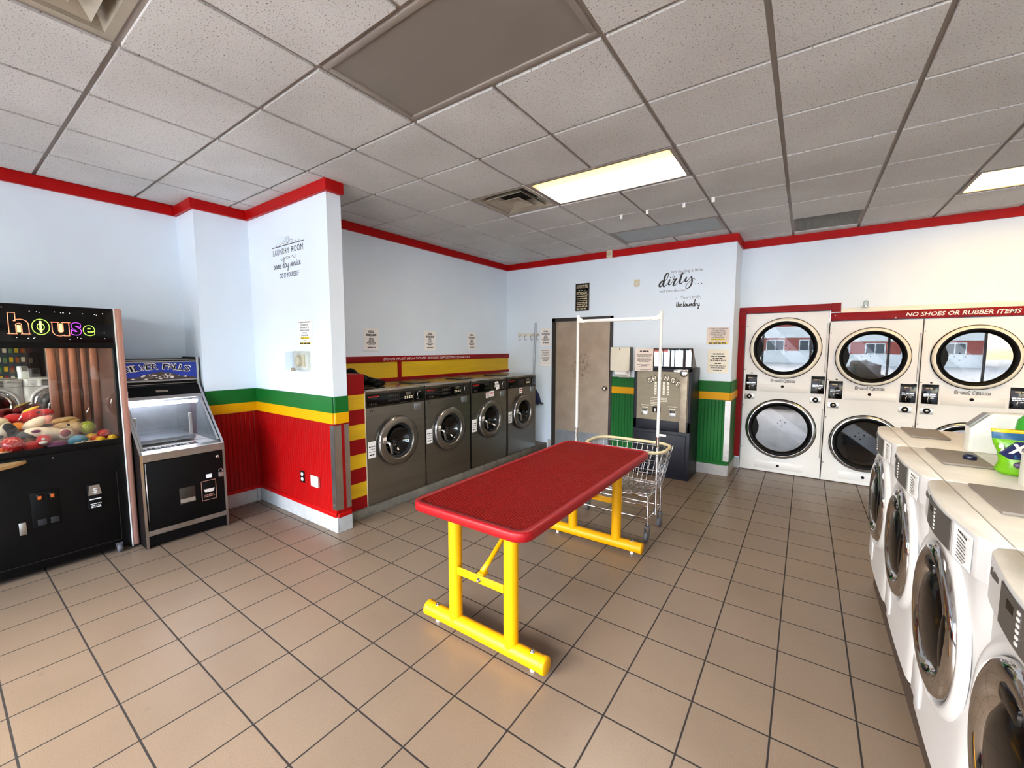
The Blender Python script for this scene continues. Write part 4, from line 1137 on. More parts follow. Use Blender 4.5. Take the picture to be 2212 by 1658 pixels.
# sloped sign box on top
sb = B().prism([(5.25, 1.385), (5.25, 1.612), (5.262, 1.612), (5.5, 1.385)], 'x', -1.545, -1.09).done('sign_box', 'panel_grey', t)
B().box(-1.535, -1.1, 5.244, 5.25, 1.392, 1.604).done('sign_window', 'display_glass', sb)
b = B()
for q in ((-1.548, -1.088, 1.385, 1.394), (-1.548, -1.088, 1.602, 1.614), (-1.548, -1.538, 1.385, 1.614), (-1.1, -1.088, 1.385, 1.614), (-1.295, -1.287, 1.39, 1.608), (-1.43, -1.422, 1.39, 1.608)): b.box(q[0], q[1], 5.24, 5.25, q[2], q[3])
b.done('sign_frame', 'black', sb)
# paper taped on it
tp = thing('notice', 'white notice taped to the top of the change machine beside its reflective sign box', 'notice', (-1.655, yf, 1.33), 'paper notices')
b = B().box(-1.77, -1.545, yf - .016, yf - .0145, 1.33, 1.612); b.done('sheet', 'pink_paper', tp)
b = B(); b.bars([(.105, .11, .014), (.06, .19, .006), (.048, .19, .006), (.036, .16, .006), (.008, .17, .006), (-.004, .18, .006), (-.016, .18, .006), (-.028, .12, .006), (-.064, .17, .006), (-.078, .08, .006), (-.092, .14, .006), (-.122, .19, .005), (-.132, .1, .005)], (-1.657, yf - .016, 1.475), XP, ZP, 21); b.done('print', 'ink', tp)
# ================================================================== STACK DRYERS
DG = 'white stack dryers in the wall'
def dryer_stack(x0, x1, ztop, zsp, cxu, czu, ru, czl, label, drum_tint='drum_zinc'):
    yf = 6.28; w = x1 - x0
    t = thing('stack_dryer', label, 'dryer', ((x0 + x1) / 2, yf + .4, 0), DG)
    x0 += .0025; x1 -= .0025
    B().box(x0, x1, yf + .7, yf + .75, .012, ztop - .002).box(x0, x0 + .003, yf + .1, yf + .7, .012, ztop).box(x1 - .003, x1, yf + .1, yf + .7, .012, ztop).box(x0, x1, yf + .1, yf + .7, ztop - .003, ztop).box(x0, x1, yf + .1, yf + .7, .012, .016).box(x0, x0 + .003, yf, yf + .1, .012, ztop).box(x1 - .003, x1, yf, yf + .1, .012, ztop).box(x0, x1, yf, yf + .1, ztop - .003, ztop).box(x0, x1, yf + .002, yf + .1, .008, .014).box(x0, x1, yf + .004, yf + .1, zsp - .004, zsp + .004).done('cabinet', 'dryer_white', t)
    def half(z0, z1, cz, up, r):
        cx = cxu - (0 if up else .006)
        rin = r * .855
        b = B()
        b.plate_hole(x0, x1, z0, z1, cx, cz, rin, -yf, 'y', 56, 1)
        for v in b.bm.verts: v.co.y = -v.co.y
        bmesh.ops.reverse_faces(b.bm, faces=b.bm.faces)
        fp = b.done('upper_front' if up else 'lower_front', 'dryer_white', t)
        # drum
        b = B(); b.lathe([(rin, 0), (rin - .01, .03), (r * .92, .06), (r * .92, .1)], (cx, yf, cz), 'y', 56)
        b.done('door_opening', 'black', fp)
        b = B(); b.lathe([(r * .92, .1), (r * .93, .095), (r * .93, .56), (0, .57)], (cx, yf, cz), 'y', 56)
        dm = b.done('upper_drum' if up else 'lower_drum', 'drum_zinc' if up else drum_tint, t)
        b = B()
        a = 2.3 if up else 2.5
        ux, uz = math.cos(a), math.sin(a)
        P = lambda s, q, d: (cx + ux * s - uz * q, yf + d, cz + uz * s + ux * q)
        R_ = r * .92
        for sgn in (1,):
            b.poly([P(-R_, -.075, .53), P(R_, -.075, .53), P(R_, .075, .53), P(-R_, .075, .53)])
        n2 = 34
        for k in range(n2):
            s = -R_ + 2 * R_ * k / n2
            for q in (-.075, .075):
                b.poly([P(s, q, .53), P(s + 2 * R_ / n2 * .5, q + .012 * (1 if q > 0 else -1), .53), P(s + 2 * R_ / n2, q, .53)])
        b.done('drum_brace', 'brace_zinc', dm)
        b = B()
        for k in range(4):
            s, q = ((-.03, -.03), (.03, -.02), (-.03, .03), (.03, .035))[k]
            b.ell(P(s, q, .527), (.009, .003, .009), u=10, v=6)
        b.done('brace_holes', 'black', dm)
        b = B()
        for k in range(3):
            aa = -.9 + k * 2.09
            p0 = V((cx + r * .92 * math.cos(aa), yf + .12, cz + r * .92 * math.sin(aa)))
            b.cyl(p0, p0 + V((0, .42, 0)), .02, n=10)
            p1 = V((cx + r * .78 * math.cos(aa), yf + .2, cz + r * .78 * math.sin(aa)))
        b.done('lifter', 'aluminium', dm)
        # door ring with gasket and glass
        b = B(); b.lathe([(r * .992, -.002), (r, -.02), (r * .985, -.034), (r * .93, -.042), (r * .875, -.038), (rin, -.026), (rin - .004, -.004)], (cx, yf, cz), 'y', 64)
        d = b.done('door', 'cream_white' if up else 'soft_chrome', t)
        b = B(); b.lathe([(r * 1.0, -.001), (r * 1.022, -.004), (r * 1.02, -.016), (r * .998, -.018)], (cx, yf, cz), 'y', 64); b.done('outer_gasket', 'black', d)
        gk = .89 if up else .91
        b = B(); b.lathe([(r * gk + .004, -.0395), (r * gk, -.047), (rin + .002, -.045), (rin - .014, -.03), (rin - .026, -.016), (rin - .03, -.004), (rin - .012, 0)], (cx, yf, cz), 'y', 56); b.done('glass_gasket', 'black', d)
        b = B(); b.lathe([(rin - .02, -.012), (rin * .5, -.014), (0, -.014)], (cx, yf, cz), 'y', 48); b.done('glass', 'dryer_glass', d)
        b = B()
        pts = [(cx + (rin - .012) * math.cos(q), cz + (rin - .012) * math.sin(q)) for q in [PI - .52 + k * 1.04 / 10 for k in range(11)]] + [(cx - rin * .80, cz - rin * .36), (cx - rin * .72, cz - rin * .1), (cx - rin * .71, cz + rin * .08), (cx - rin * .79, cz + rin * .32)]
        b.prism(pts, 'y', yf - .02, yf - .013); b.done('door_pull', 'black', d)
        # hinge side plate
        hx = x1 - .012
        top = []
        for k in range(9):
            u = k / 8; top.append((cx + r * .55 + (hx - cx - r * .55) * u, cz + r * (.84 + .07 * math.sin(u * 2.2) - .02 * u)))
        bot = [(p[0], 2 * cz - p[1]) for p in top][::-1]
        arc = [(cx + r * .98 * math.cos(q), cz + r * .98 * math.sin(q)) for q in [-1.0 + k * 2. / 16 for k in range(17)]]
        b = B(); b.prism(top + bot + arc, 'y', yf - .012, yf - .001); b.done('hinge_plate', 'dryer_white', d)
        B().cyl((hx - .004, yf - .014, cz - r * .8), (hx - .004, yf - .014, cz + r * .8), .006, n=10).box(hx - .012, hx + .004, yf - .02, yf - .004, cz - r * .84, cz - r * .8).done('hinge_pin', 'aluminium', d)
        b = B()
        for sx in (x0 + .015, ):
            for dz in (-.28, .28): b.ell((sx, yf - .001, cz + dz), (.006, .002, .006), u=8, v=6)
        b.done('panel_screws', 'steel_dark', fp)
        return cx
    half(zsp + .002, ztop, czu, True, ru)
    half(.014, zsp - .002, czl, False, ru)
    k = ztop / 2.063
    zt, zb = zsp + .24, zsp + .027
    for xa, nm in ((x0 + .025, 1), (x1 - .145, 2)):
        cp = B().box(xa, xa + .132, yf - .006, yf + .001, zb, zt, bev=.002).done('control_panel', 'black_gloss', t)
        b = B(); b.bars([(.07, .06, .012), ], (xa + .06, yf - .006, zb + .1), XP, ZP, nm + 3); b.done('display_print', 'gold_print', cp)
        b = B(); b.bars([(-.0, .1, .012), (-.018, .1, .008)], (xa + .066, yf - .006, zb + .105), XP, ZP, nm + 5); b.ell((xa + .085, yf - .007, zb + .065), (.016, .002, .006)); b.tube([(xa + .058, yf - .007, zb + .075), (xa + .05, yf - .007, zb + .05), (xa + .055, yf - .007, zb + .02)], .006, 6); b.done('coin_slot', 'soft_chrome', cp)
        B().ell((xa + .07, yf - .001, zt + .018), (.011, .003, .008)).done('lock_hole', 'black', cp)
        lk = B().box(xa - .002, xa + .104, yf - .004, yf + .001, zsp - .087, zsp - .016, bev=.002).done('coin_vault', 'aluminium', t)
        B().lathe([(.03, 0), (.03, .01), (.024, .012), (.022, .004), (.016, .004), (.014, .014), (0, .014)], (xa + .052, yf - .003, zsp - .05), 'y', 24, -1).done('vault_lock', 'black', lk)
        B().lathe([(.015, .012), (.013, .018), (0, .018)], (xa + .052, yf - .003, zsp - .05), 'y', 20, -1).done('lock_face', 'chrome', lk)
    xm0, xm1 = x0 + .18, x1 - .17
    lp = B().box(xm0, xm1, yf - .004, yf + .001, zsp + .025, zsp + .122, bev=.002).done('lint_panel', 'dryer_white', t)
    B().ell(((xm0 + xm1) / 2 - .005, yf - .004, zsp + .097), (.017, .006, .017)).done('panel_lock', 'black', lp)
    lp = B().box(xm0 - .01, xm1 - .01, yf - .003, yf + .001, .05, .145, bev=.002).done('lint_panel', 'dryer_white', t)
    B().ell(((xm0 + xm1) / 2 - .01, yf - .004, .098), (.017, .006, .017)).done('panel_lock', 'black', lp)
    cxm = cxu
    B().text('Speed Queen', (cxm, yf, zsp + .152), XP, ZP, h=.033, w=.264, off=.09, ext=0, lift=.001).done('maker_backing', 'panel_grey', t)
    B().text('Speed Queen', (cxm, yf, zsp + .155), XP, ZP, h=.026, w=.25, off=.0, ext=0, lift=.002).done('maker_name', 'white', t)
dryer_stack(-.66, .223, 2.063, 1.034, -.219, 1.616, .376, .585, 'tall white stack dryer next to the corner, its lower drum pale and clearly lit')
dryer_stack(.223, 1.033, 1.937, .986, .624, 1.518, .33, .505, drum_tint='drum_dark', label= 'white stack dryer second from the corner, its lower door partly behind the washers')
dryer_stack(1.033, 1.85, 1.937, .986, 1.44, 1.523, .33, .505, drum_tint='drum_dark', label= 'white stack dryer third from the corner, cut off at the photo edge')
# lettered board over the dryers
t = thing('lettered_board', 'red board with white shoe warning above the second and third dryers', 'board', (1.3, YDRY, 1.95))
bd = B().box(.226, 2.35, YDRY - .02, YDRY - .001, 1.942, 2.032, bev=.002).done('board', 'dark_red_paint', t)
B().text('NO SHOES OR RUBBER ITEMS IN', (.881, YDRY - .02, 1.967), XP, ZP, h=.044, w=.92, align='L', shear=.25, off=.015, ext=0).done('lettering', 'white', bd)
b = B()
for x, z in ((.265, 2.0), (.8, 1.955)): b.ell((x, YDRY - .021, z), (.007, .003, .007), u=8, v=6)
b.done('screw', 'white', bd)
t = thing('wall_bulb', 'small clear glass jar light on the wall above the second dryer', 'light', (.535, YDRY - .03, 2.085))
B().box(.505, .565, YDRY - .05, YDRY - .009, 2.086, 2.092).cyl((.535, YDRY - .03, 2.092), (.535, YDRY - .03, 2.105), .02).done('base', 'aluminium', t)
B().lathe([(.022, 0), (.026, .02), (.02, .05), (.0, .06)], (.535, YDRY - .03, 2.105), 'z', 16).done('globe', 'acrylic', t)

# ================================================================== ISLAND WASHERS
WP = .692
def island_washer():
    t = thing('washing_machine', '', 'washing machine', (.415, 0, .186), 'white front load washers on the island', local=True)
    z0, zs, z1 = 0., .79, .914; D = .70
    w = WP - .004
    def plan(bulge, cor):
        p = [(D, 0), (.06, 0), (.022, .02), (.006, .05), (0, .085)]
        for k in range(1, 8):
            u = k / 8; p.append((-bulge * math.sin(PI * u), .085 + u * (w - .17)))
        p += [(0, w - .085), (.006, w - .05), (.022, w - .02), (.06, w), (D, w)]
        return p
    b = B(); b.prism([(q[0] + .014 * (q[0] < .06), q[1]) for q in plan(.004, .05)], 'z', z0, zs - .003); b.done('body', 'washer_white', t, sharp=28)
    b = B(); b.prism(plan(.02, .05), 'z', zs + .001, z1 - .004, bev=.003, seg=2); cp = b.done('control_panel', 'washer_white', t, sharp=28)
    # top: front strip and rear deck
    tp = plan(.02, .05)
    front = [(.062, 0)] + [q for q in tp if q[0] < .061] + [(.062, w)]
    b = B(); b.prism(front, 'z', z1 - .006, z1, bev=.003); b.box(.065, D, .002, w - .002, z1 - .02, z1 - .001, bev=.003); b.done('top', 'top_cream', t, sharp=28)
    b = B(); P_ = [(.115, w - .375), (.28, w - .375), (.285, w - .37), (.285, w - .05), (.28, w - .045), (.12, w - .04), (.112, w - .05)]
    b.prism([(.117, w - .375), (.283, w - .37), (.287, w - .05), (.117, w - .035)], 'z', z1 - .001, z1 + .011, bev=.005); b.done('dispenser_lid', 'lid_grey', t)
    # control face, curved with the panel: strips
    def face(y0, y1, za, zb, m, nm, par, th=.003, n=6):
        b = B()
        f = lambda y: -.02 * math.sin(PI * min(1, max(0, (y - .085) / (w - .17)))) - th
        for k in range(n):
            a, c = y0 + (y1 - y0) * k / n, y0 + (y1 - y0) * (k + 1) / n
            b.poly([(f(a), a, za), (f(a), a, zb), (f(c), c, zb), (f(c), c, za)])
        for y in (y0, y1): b.poly([(f(y), y, za), (f(y), y, zb), (f(y) + th, y, zb), (f(y) + th, y, za)])
        b.poly([(f(y0), y0, zb), (f(y0) + th, y0, zb), (f(y1) + th, y1, zb), (f(y1), y1, zb)])
        return b.done(nm, m, par), f
    yl = w - .205
    kp, f = face(yl - .28, yl, .802, .9, 'panel_grey', 'keypad', cp)
    B().box(f(yl - .07) - .001, f(yl - .07) + .002, yl - .105, yl - .055, .862, .882).done('display', 'black_gloss', cp)
    b = B()
    for k in range(6):
        y = yl - .125 - .0; b.box(f(y) - .0016, f(y) + .001, y - .006, y + .006, .814 + k * .0135, .8205 + k * .0135)
    b.done('keypad_print', 'white', cp)
    st, f = face(yl - .42, yl - .3, .797, .9, 'paper', 'instruction_label', cp, th=.0015)
    b = B(); b.bars([(.04, .1, .007), (.025, .09, .004), (.014, .1, .004), (.004, .08, .004), (-.006, .1, .004), (-.018, .09, .004), (-.028, .1, .004), (-.038, .07, .004)], (f(yl - .36) - .004, yl - .36, .848), YN, ZP, 4, lift=.0); b.done('label_print', 'ink', cp)
    B().box(-.004, .003, w - .1, w - .09, .868, .886).box(-.009, .0, w - .17, w - .12, .872, .886).done('badge', 'panel_grey', cp)
    # door
    dy, dz, r = w / 2 + .004, .505, .252
    b = B(); b.lathe([(.304, .004), (.297, -.012), (.284, -.02), (.268, -.02), (.257, -.004), (.254, .01)], (.012, dy, dz), 'x', 56); b.done('door_surround', 'washer_white', t)
    b = B(); b.lathe([(r, .0), (r + .002, -.016), (r - .01, -.03), (r - .035, -.037), (r - .06, -.034), (.178, -.016), (.172, -.006)], (.012, dy, dz), 'x', 64); dr = b.done('door', 'chrome', t)
    b = B(); b.lathe([(.174, -.008), (.166, -.012), (.14, -.03), (.1, -.04), (0, -.046)], (.012, dy, dz), 'x', 48); b.done('door_glass', 'black_gloss', dr)
    b = B(); b.box(-.03, -.008, dy - .05, dy + .05, dz + .165, dz + .205, bev=.008); b.done('handle_recess', 'black_gloss', dr)
    b = B(); b.ell((-.022, dy - .195, dz + .02), (.008, .025, .09)); b.done('door_handle', 'black_gloss', dr)
    # drain access panel
    B().box(.006, .018, w - .19, w - .06, .05, .2, bev=.004).done('drain_panel', 'washer_white', t)
    # meter case on the right rear corner of the top
    y0, y1 = .012, .1
    b = B(); b.prism([(.28, z1), (.282, z1 + .118), (.355, z1 + .2), (.69, z1 + .2), (.69, z1)], 'y', y0, y1, bev=.004)
    mc = b.done('meter_case', 'plastic_clear_white', t)
    b = B(); b.prism([(.292, z1 + .004), (.297, z1 + .112), (.367, z1 + .19), (.695, z1 + .19), (.695, z1 + .004)], 'y', y0 - .004, y0 + .002); b.done('meter_side', 'white', mc)
    b = B(); b.prism([(.284, z1 + .125), (.345, z1 + .195), (.339, z1 + .2), (.278, z1 + .13)], 'y', y0 + .015, y1 - .01); b.done('coin_slide', 'aluminium', mc)
    return t
iw = island_washer()
iy = [3.0, 3.0 - WP, 3.0 - 2 * WP, 3.0 - 3 * WP, 3.0 - 4 * WP, 3.0 - 5 * WP]
labs = ['white washer at the far end of the island, nearest the dryers', 'white washer under the blue bottle cap, second from the far end of the island', 'white washer third from the far end of the island, in front of the detergent bag',
        'white washer nearest the camera, cut off at the bottom corner of the photo', 'white island washer beyond the photo edge, seen only in the claw machine mirror', 'last white island washer, opposite the claw machine']
iw.location = (.415, iy[0], .186); iw['label'] = labs[0]
for y, lb in zip(iy[1:5], labs[1:5]): dup(iw, (.415, y, .186), lb)
# ---- things on the island
ZT = .186 + .914
t = thing('detergent_bag', 'bright green detergent pouch with blue top standing on the white washers', 'detergent bag', (.76, 2.56, ZT))
def pouch(nm, mats, prof, parent=None):
    b = B(); n = 24; rings = []
    for z, wx, wy, ox in prof:
        rings.append([b.bm.verts.new((.775 + ox + wx * (abs(math.cos(a)) ** .8) * (1 if math.cos(a) > 0 else -1), 2.58 + wy * math.sin(a) + .004 * math.sin(5 * a + z * 90), ZT + z)) for a in [2 * PI * k / n for k in range(n)]])
    for A, C_ in zip(rings, rings[1:]):
        for k in range(n):
            f = b.bm.faces.new((A[k], A[(k + 1) % n], C_[(k + 1) % n], C_[k]))
    return b
b = pouch('pouch', 'lime', [(.0, .0, .0, 0), (.001, .085, .05, 0), (.015, .1, .055, 0), (.05, .088, .05, 0), (.09, .096, .045, 0), (.13, .11, .035, 0), (.146, .114, .026, 0)])
b.done('pouch', 'lime', t, sharp=70)
b = pouch('band', 'teal_blue', [(.146, .1145, .026, 0), (.16, .116, .018, 0), (.172, .117, .01, 0)]); b.done('top_band', 'teal_blue', t, sharp=70)
b = pouch('seal', 'lime', [(.172, .1175, .009, 0), (.178, .118, .003, 0), (.186, .118, .003, 0), (.186, 0, 0, 0)]); b.done('top_seal', 'yellow_rubber', t, sharp=70)
yb = 2.58 - .052
rt, ups = V((1, -.05, 0)).normalized(), V((0, .1, 1)).normalized()
o = V((.8, yb - .006, ZT + .1))
b = B(); b.prism([(0.673, ZT + .09), (0.718, ZT + .143), (0.818, ZT + .14), (0.818, ZT + .075), (0.703, ZT + .07)], 'y', yb - .004, yb + .012); b.done('label_shield', 'navy', t)
b = B(); b.text('X', (0.723, yb - .004, ZT + .098), XP, ZP, h=.038, w=.055, off=.05, ext=.001, shear=.2); b.text('t', (0.773, yb - .004, ZT + .098), XP, ZP, h=.04, off=.05, ext=.001, shear=.2); b.text('P', (0.743, yb - .004, ZT + .06), XP, ZP, h=.013, off=.03, ext=.001); b.done('white_lettering', 'white', t)
b = B(); b.text('LO', (0.738, yb - .004, ZT + .076), XP, ZP, h=.014, w=.05, off=.03, ext=.001); b.done('blue_lettering', 'teal_blue', t)
b = B(); b.ell((0.743, yb - .002, ZT + .048), (.03, .01, .016)); b.done('purple_flower', 'purple_print', t)
b = B(); b.ell((.8, yb - .004, ZT + .03), (.022, .01, .011)); b.done('orange_flower', 'orange_print', t)
b = B(); b.ell((0.766, yb - .004, ZT + .04), (.02, .01, .02)); b.done('blue_flower', 'teal_blue', t)
b = B(); b.ell((.682, yb + .017, ZT + .118), (.009, .006, .01)); b.ell((.686, yb + .014, ZT + .1), (.006, .006, .01)); b.done('white_splash', 'white', t)
t = thing('detergent_bottle', 'green liquid detergent bottle with pale cap behind the green pouch', 'bottle', (.86, 2.83, ZT))
B().lathe([(0, 0), (.06, 0), (.066, .01), (.066, .16), (.06, .2), (.04, .225), (.036, .23)], (.86, 2.83, ZT), 'z', 32).done('bottle_body', 'green_liquid', t)
B().lathe([(.04, .222), (.043, .23), (.043, .275), (.038, .283), (0, .284)], (.86, 2.83, ZT), 'z', 28).done('cap', 'plastic_clear_white', t)
b = B().lathe([(0, 0), (.022, 0), (.023, .004), (.023, .014), (.021, .018), (.018, .018), (.018, .008), (0, .008)], (.645, 2.755, ZT + .011), 'z', 24)
solo(b, 'bottle_cap', 'dark_blue', 'dark blue plastic cap lying on a grey dispenser lid', 'cap')

# ================================================================== WALL THINGS
def notice(o, right, w, h, lines, label, m='paper', seed=1, parts=(), group='paper notices', real=()):
    o = V(o); nrm = V(right).cross(ZP)
    t = thing('notice', label, 'notice', o, group)
    b = B(); r = V(right)
    n = 6
    for k in range(n):          # slightly bowed sheet
        z0, z1 = -h / 2 + h * k / n, -h / 2 + h * (k + 1) / n
        f = lambda z: .0015 + .003 * (z / (h / 2)) ** 4
        q = [o + r * a + ZP * z + nrm * f(z) for a, z in ((-w / 2, z0), (w / 2, z0), (w / 2, z1), (-w / 2, z1))]
        b.poly(q)
    b.done('sheet', m, t)
    b = B()
    if lines: b.bars(lines, o, r, ZP, seed, lift=.005)
    for s, z, hh, ww in real: b.text(s, o + ZP * z, r, ZP, h=hh, w=ww, off=.012, ext=0, lift=.005)
    b.done('print', 'ink', t)
    for nm, z, ww, hh in parts:
        b = B(); q = [o + r * a + ZP * zz + nrm * .0046 for a, zz in ((-ww / 2, z - hh / 2), (ww / 2, z - hh / 2), (ww / 2, z + hh / 2), (-ww / 2, z + hh / 2))]; b.poly(q); b.done(nm, 'marker', t)
    return t
ln = [(.1, .07, .009), (.085, .08, .009), (.06, .15, .009), (.046, .14, .009), (.03, .04, .008), (.012, .06, .008), (-.005, .07, .009), (-.022, .09, .008), (-.042, .13, .009), (-.056, .09, .008), (-.092, .11, .01)]
x = XWASH + .001
notice((x, 3.04, 1.719), YP, .21, .262, ln, 'white notice on the alcove wall above the first steel washer', seed=1)
notice((x, 3.972, 1.717), YP, .203, .266, ln, 'white notice on the alcove wall above the second and third steel washers', seed=2)
notice((x, 4.834, 1.723), YP, .2, .264, ln, 'white notice on the alcove wall nearest the corner, with curled tape', seed=3)
y = YBACK - .001
notice((-3.405, y, 1.79), XP, .2, .29, ln, 'upper white notice between the broom handle and the door frame', seed=4)
notice((-3.405, y, 1.47), XP, .2, .275, [(.105, .15, .007), (.075, .13, .006), (.062, .1, .006), (.038, .15, .006), (.025, .06, .006), (0., .15, .006), (-.012, .14, .006), (-.026, .15, .006), (-.038, .11, .006), (-.055, .08, .01), (-.095, .16, .004)], 'lower white notice between the broom handle and the door frame', seed=5)
sit = [('IF THERE IS A SITUATION', .085, .0125, .215), ('OCCURING IN THE', .062, .0125, .15), ('LAUNDROMAT OR THE', .039, .0125, .17), ('PARKING LOT CAUSES', .016, .0125, .18), ('YOU TO FEEL', -.005, .0125, .1), ('UNCOMFORTABLE,', -.026, .0125, .145), ('PLEASE CALL 911', -.049, .013, .15), ('OR', -.07, .012, .025)]
hl = (('highlight', -.043, .165, .017), ('highlight', -.09, .215, .017))
notice((-.908, y, 1.77), XP, .26, .215, [(-.09, .2, .012)], 'pale pink notice with yellow highlighted lines on the wall beside the change machine', 'pink_paper', 6, hl, real=sit)
sit2 = [(a, z * 1.05 + .004, .0125, w2 * .86) for a, z, h2, w2 in sit]
notice((-3.69, YPART - .001, 1.752), XP, .235, .23, [(-.09, .17, .012)], 'white notice with yellow highlighted lines on the partition wall above the clear box', 'paper', 7, (('highlight', -.041, .14, .017), ('highlight', -.09, .185, .017)), real=sit2)
notice((-.895, y, 1.455), XP, .24, .3, [(.09, .12, .014), (.06, .16, .012), (.035, .12, .012), (.01, .18, .01), (-.03, .07, .012), (-.06, .18, .008), (-.085, .16, .008), (-.115, .1, .008)], 'crumpled faded white notice on the wall just above the green band', 'cream_white', 8)
# framed laundry sign over the door
t = thing('framed_sign', 'narrow black framed laundry room sign with cream lettering above the door', 'sign', (-2.772, y, 2.175))
fr = B().box(-2.882, -2.662, y - .016, y, 2.173, 2.578, bev=.002).done('frame', 'frame_dark', t)
B().box(-2.872, -2.674, y - .0175, y - .015, 2.185, 2.566).done('panel', 'black', fr)
b = B()
yy = y - .0175
b.bars([(.172, .17, .014)], (-2.773, yy, 2.375), XP, ZP, 3)
b.text('LAUNDRY ROOM', (-2.773, yy, 2.505), XP, ZP, h=.036, w=.18, off=.02, ext=0)
b.text('NORMAL', (-2.773, yy, 2.41), XP, ZP, h=.034, w=.18, off=.03, ext=0)
b.bars([(.075, .175, .012), (.012, .175, .013), (-.02, .175, .014), (-.05, .175, .01), (-.08, .175, .017), (-.103, .17, .012), (-.135, .175, .02), (-.17, .175, .022)], (-2.773, yy, 2.375), XP, ZP, 9)
for xx in (-2.82, -2.775, -2.725): b.ell((xx, yy, 2.476), (.016, .001, .005))
b.done('lettering', 'gold_print', fr)
# wall decals
t = thing('wall_decal', 'black laundry room same day service lettering on the partition wall', 'wall lettering', (-3.955, YPART, 2.28))
y2 = YPART - .0
b = B(); s = .965
X0 = lambda v: -3.275 + (v + 3.275) * .99
b.box(-4.215, -3.65, y2 - .002, y2 - .0008, 2.562, 2.568)
b.text('LAUNDRY', (-4.205, y2, 2.489), XP, ZP, h=.056, w=.3, align='L', off=.0, ext=0, sp=1.12); b.text('ROOM', (-3.665, y2, 2.489), XP, ZP, h=.056, w=.2, align='R', off=.0, ext=0, sp=1.12)
b.text('DO IT YOURSELF', (-3.925, y2, 2.275), XP, ZP, h=.043, w=.345, off=.014, ext=0, sp=.95)
b.done('bold_lettering', 'decal_black', t)
b = B()
b.text('FOR', (-3.93, y2, 2.438), XP, ZP, h=.025, w=.078, ext=0)
for s_ in (1, -1):
    b.stroke([(.06 * s_, -.004, .001), (.075 * s_, .012, .002), (.09 * s_, .004, .0025), (.11 * s_, -.012, .002), (.13 * s_, -.004, .0015), (.128 * s_, .012, .001), (.115 * s_, .01, .002)], (-3.93, y2, 2.448), XP, ZP)
for k in range(7):
    xx = -4.15 + k * .07
    b.stroke([(0, 0, .001), (.012, .012, .002), (.024, .004, .001), (.016, -.002, .002)], (xx, y2, 2.572), XP, ZP)
for s_ in (1, -1):
    b.stroke([(0, .0, .002), (.02 * s_, .02, .002), (.03 * s_, .045, .002), (.015 * s_, .06, .0015), (.004 * s_, .045, .001), (.012 * s_, .034, .002)], (-3.93, y2, 2.575), XP, ZP)
    b.stroke([(.03 * s_, .0, .001), (.06 * s_, .03, .002), (.09 * s_, .02, .002), (.1 * s_, .004, .001)], (-3.93, y2, 2.575), XP, ZP)
b.done('ornament', 'decal_grey', t)
# thin script, drawn as strokes
GL = {  # x, y, width class; unit x height = 1
 's': ([(0, .1, .6), (.25, 1., .8), (.4, .75, 1), (.5, .3, 1), (.2, .0, .8), (.0, .1, .6)], .6), 'a': ([(.6, .85, .8), (.3, 1., .9), (.05, .5, 1), (.25, .02, .9), (.55, .4, .7), (.62, .9, .9), (.62, .2, 1), (.85, .05, .6)], .85),
 'm': ([(0, .9, .7), (.1, 0, 1), (.15, .6, .6), (.35, 1., .9), (.42, 0, 1), (.48, .6, .6), (.68, 1., .9), (.75, .1, 1), (.95, .05, .6)], .95), 'e': ([(0, .4, .6), (.4, .6, .7), (.4, 1., .8), (.15, .85, 1), (.08, .3, 1), (.3, 0, .9), (.65, .2, .5)], .62),
 'd': ([(.55, .85, .8), (.3, 1., .9), (.05, .5, 1), (.25, .02, .9), (.5, .4, .7), (.75, 2.3, .9), (.68, 2.2, 1), (.6, .2, 1.1), (.85, .05, .6)], .85), 'y': ([(0, .95, .8), (.08, .25, 1), (.3, .05, .8), (.5, .5, .7), (.58, .95, .9), (.52, -.2, 1), (.35, -1., .9), (.15, -.8, .7), (.4, -.2, .6), (.8, .1, .5)], .8),
 'r': ([(0, .9, .8), (.1, 0, 1), (.16, .6, .7), (.4, 1., .9), (.55, .85, .6)], .55), 'v': ([(0, .95, .8), (.2, .02, 1), (.5, 1., .8), (.65, .85, .5)], .62), 'i': ([(0, .9, .8), (.05, .1, 1), (.3, .05, .5)], .32), 'c': ([(.5, .85, .8), (.3, 1., .9), (.05, .5, 1), (.2, .02, .9), (.6, .2, .5)], .6),
 't': ([(.1, 1.9, .8), (.06, .2, 1.1), (.2, 0, .8), (.45, .2, .5)], .42), 'h': ([(.1, 1.9, .8), (.02, 0, 1.1), (.1, .6, .6), (.35, 1., .9), (.4, .1, 1), (.6, .05, .5)], .6), 'l': ([(.0, .4, .5), (.3, 1.9, .7), (.2, 2., .8), (.08, .2, 1.1), (.25, 0, .8), (.45, .15, .5)], .42),
 'u': ([(0, .95, .8), (.06, .2, 1), (.25, 0, .8), (.5, .5, .7), (.55, .95, .9), (.55, .15, 1), (.75, .05, .5)], .75), 'n': ([(0, .9, .7), (.08, 0, 1), (.14, .6, .6), (.38, 1., .9), (.45, .1, 1), (.65, .05, .5)], .65), ' ': ([], .5)}
def script(b, s, o, w, xh, th):
    L = sum(GL[c][1] for c in s); k = w / L; x = 0
    for c in s:
        if GL[c][0]: b.stroke([(x + p[0] * k, p[1] * xh, p[2] * th) for p in GL[c][0]], o, XP, ZP)
        if c == 'i': b.ell(V(o) + V((x + .08 * k, -.001, 1.4 * xh)), (th * 1.4, .0006, th * 1.4), u=8, v=6)
        x += GL[c][1] * k
b = B(); script(b, 'same day service', (-4.2, y2, 2.365), .49, .034, .0036); b.done('script_lettering', 'decal_grey', t)
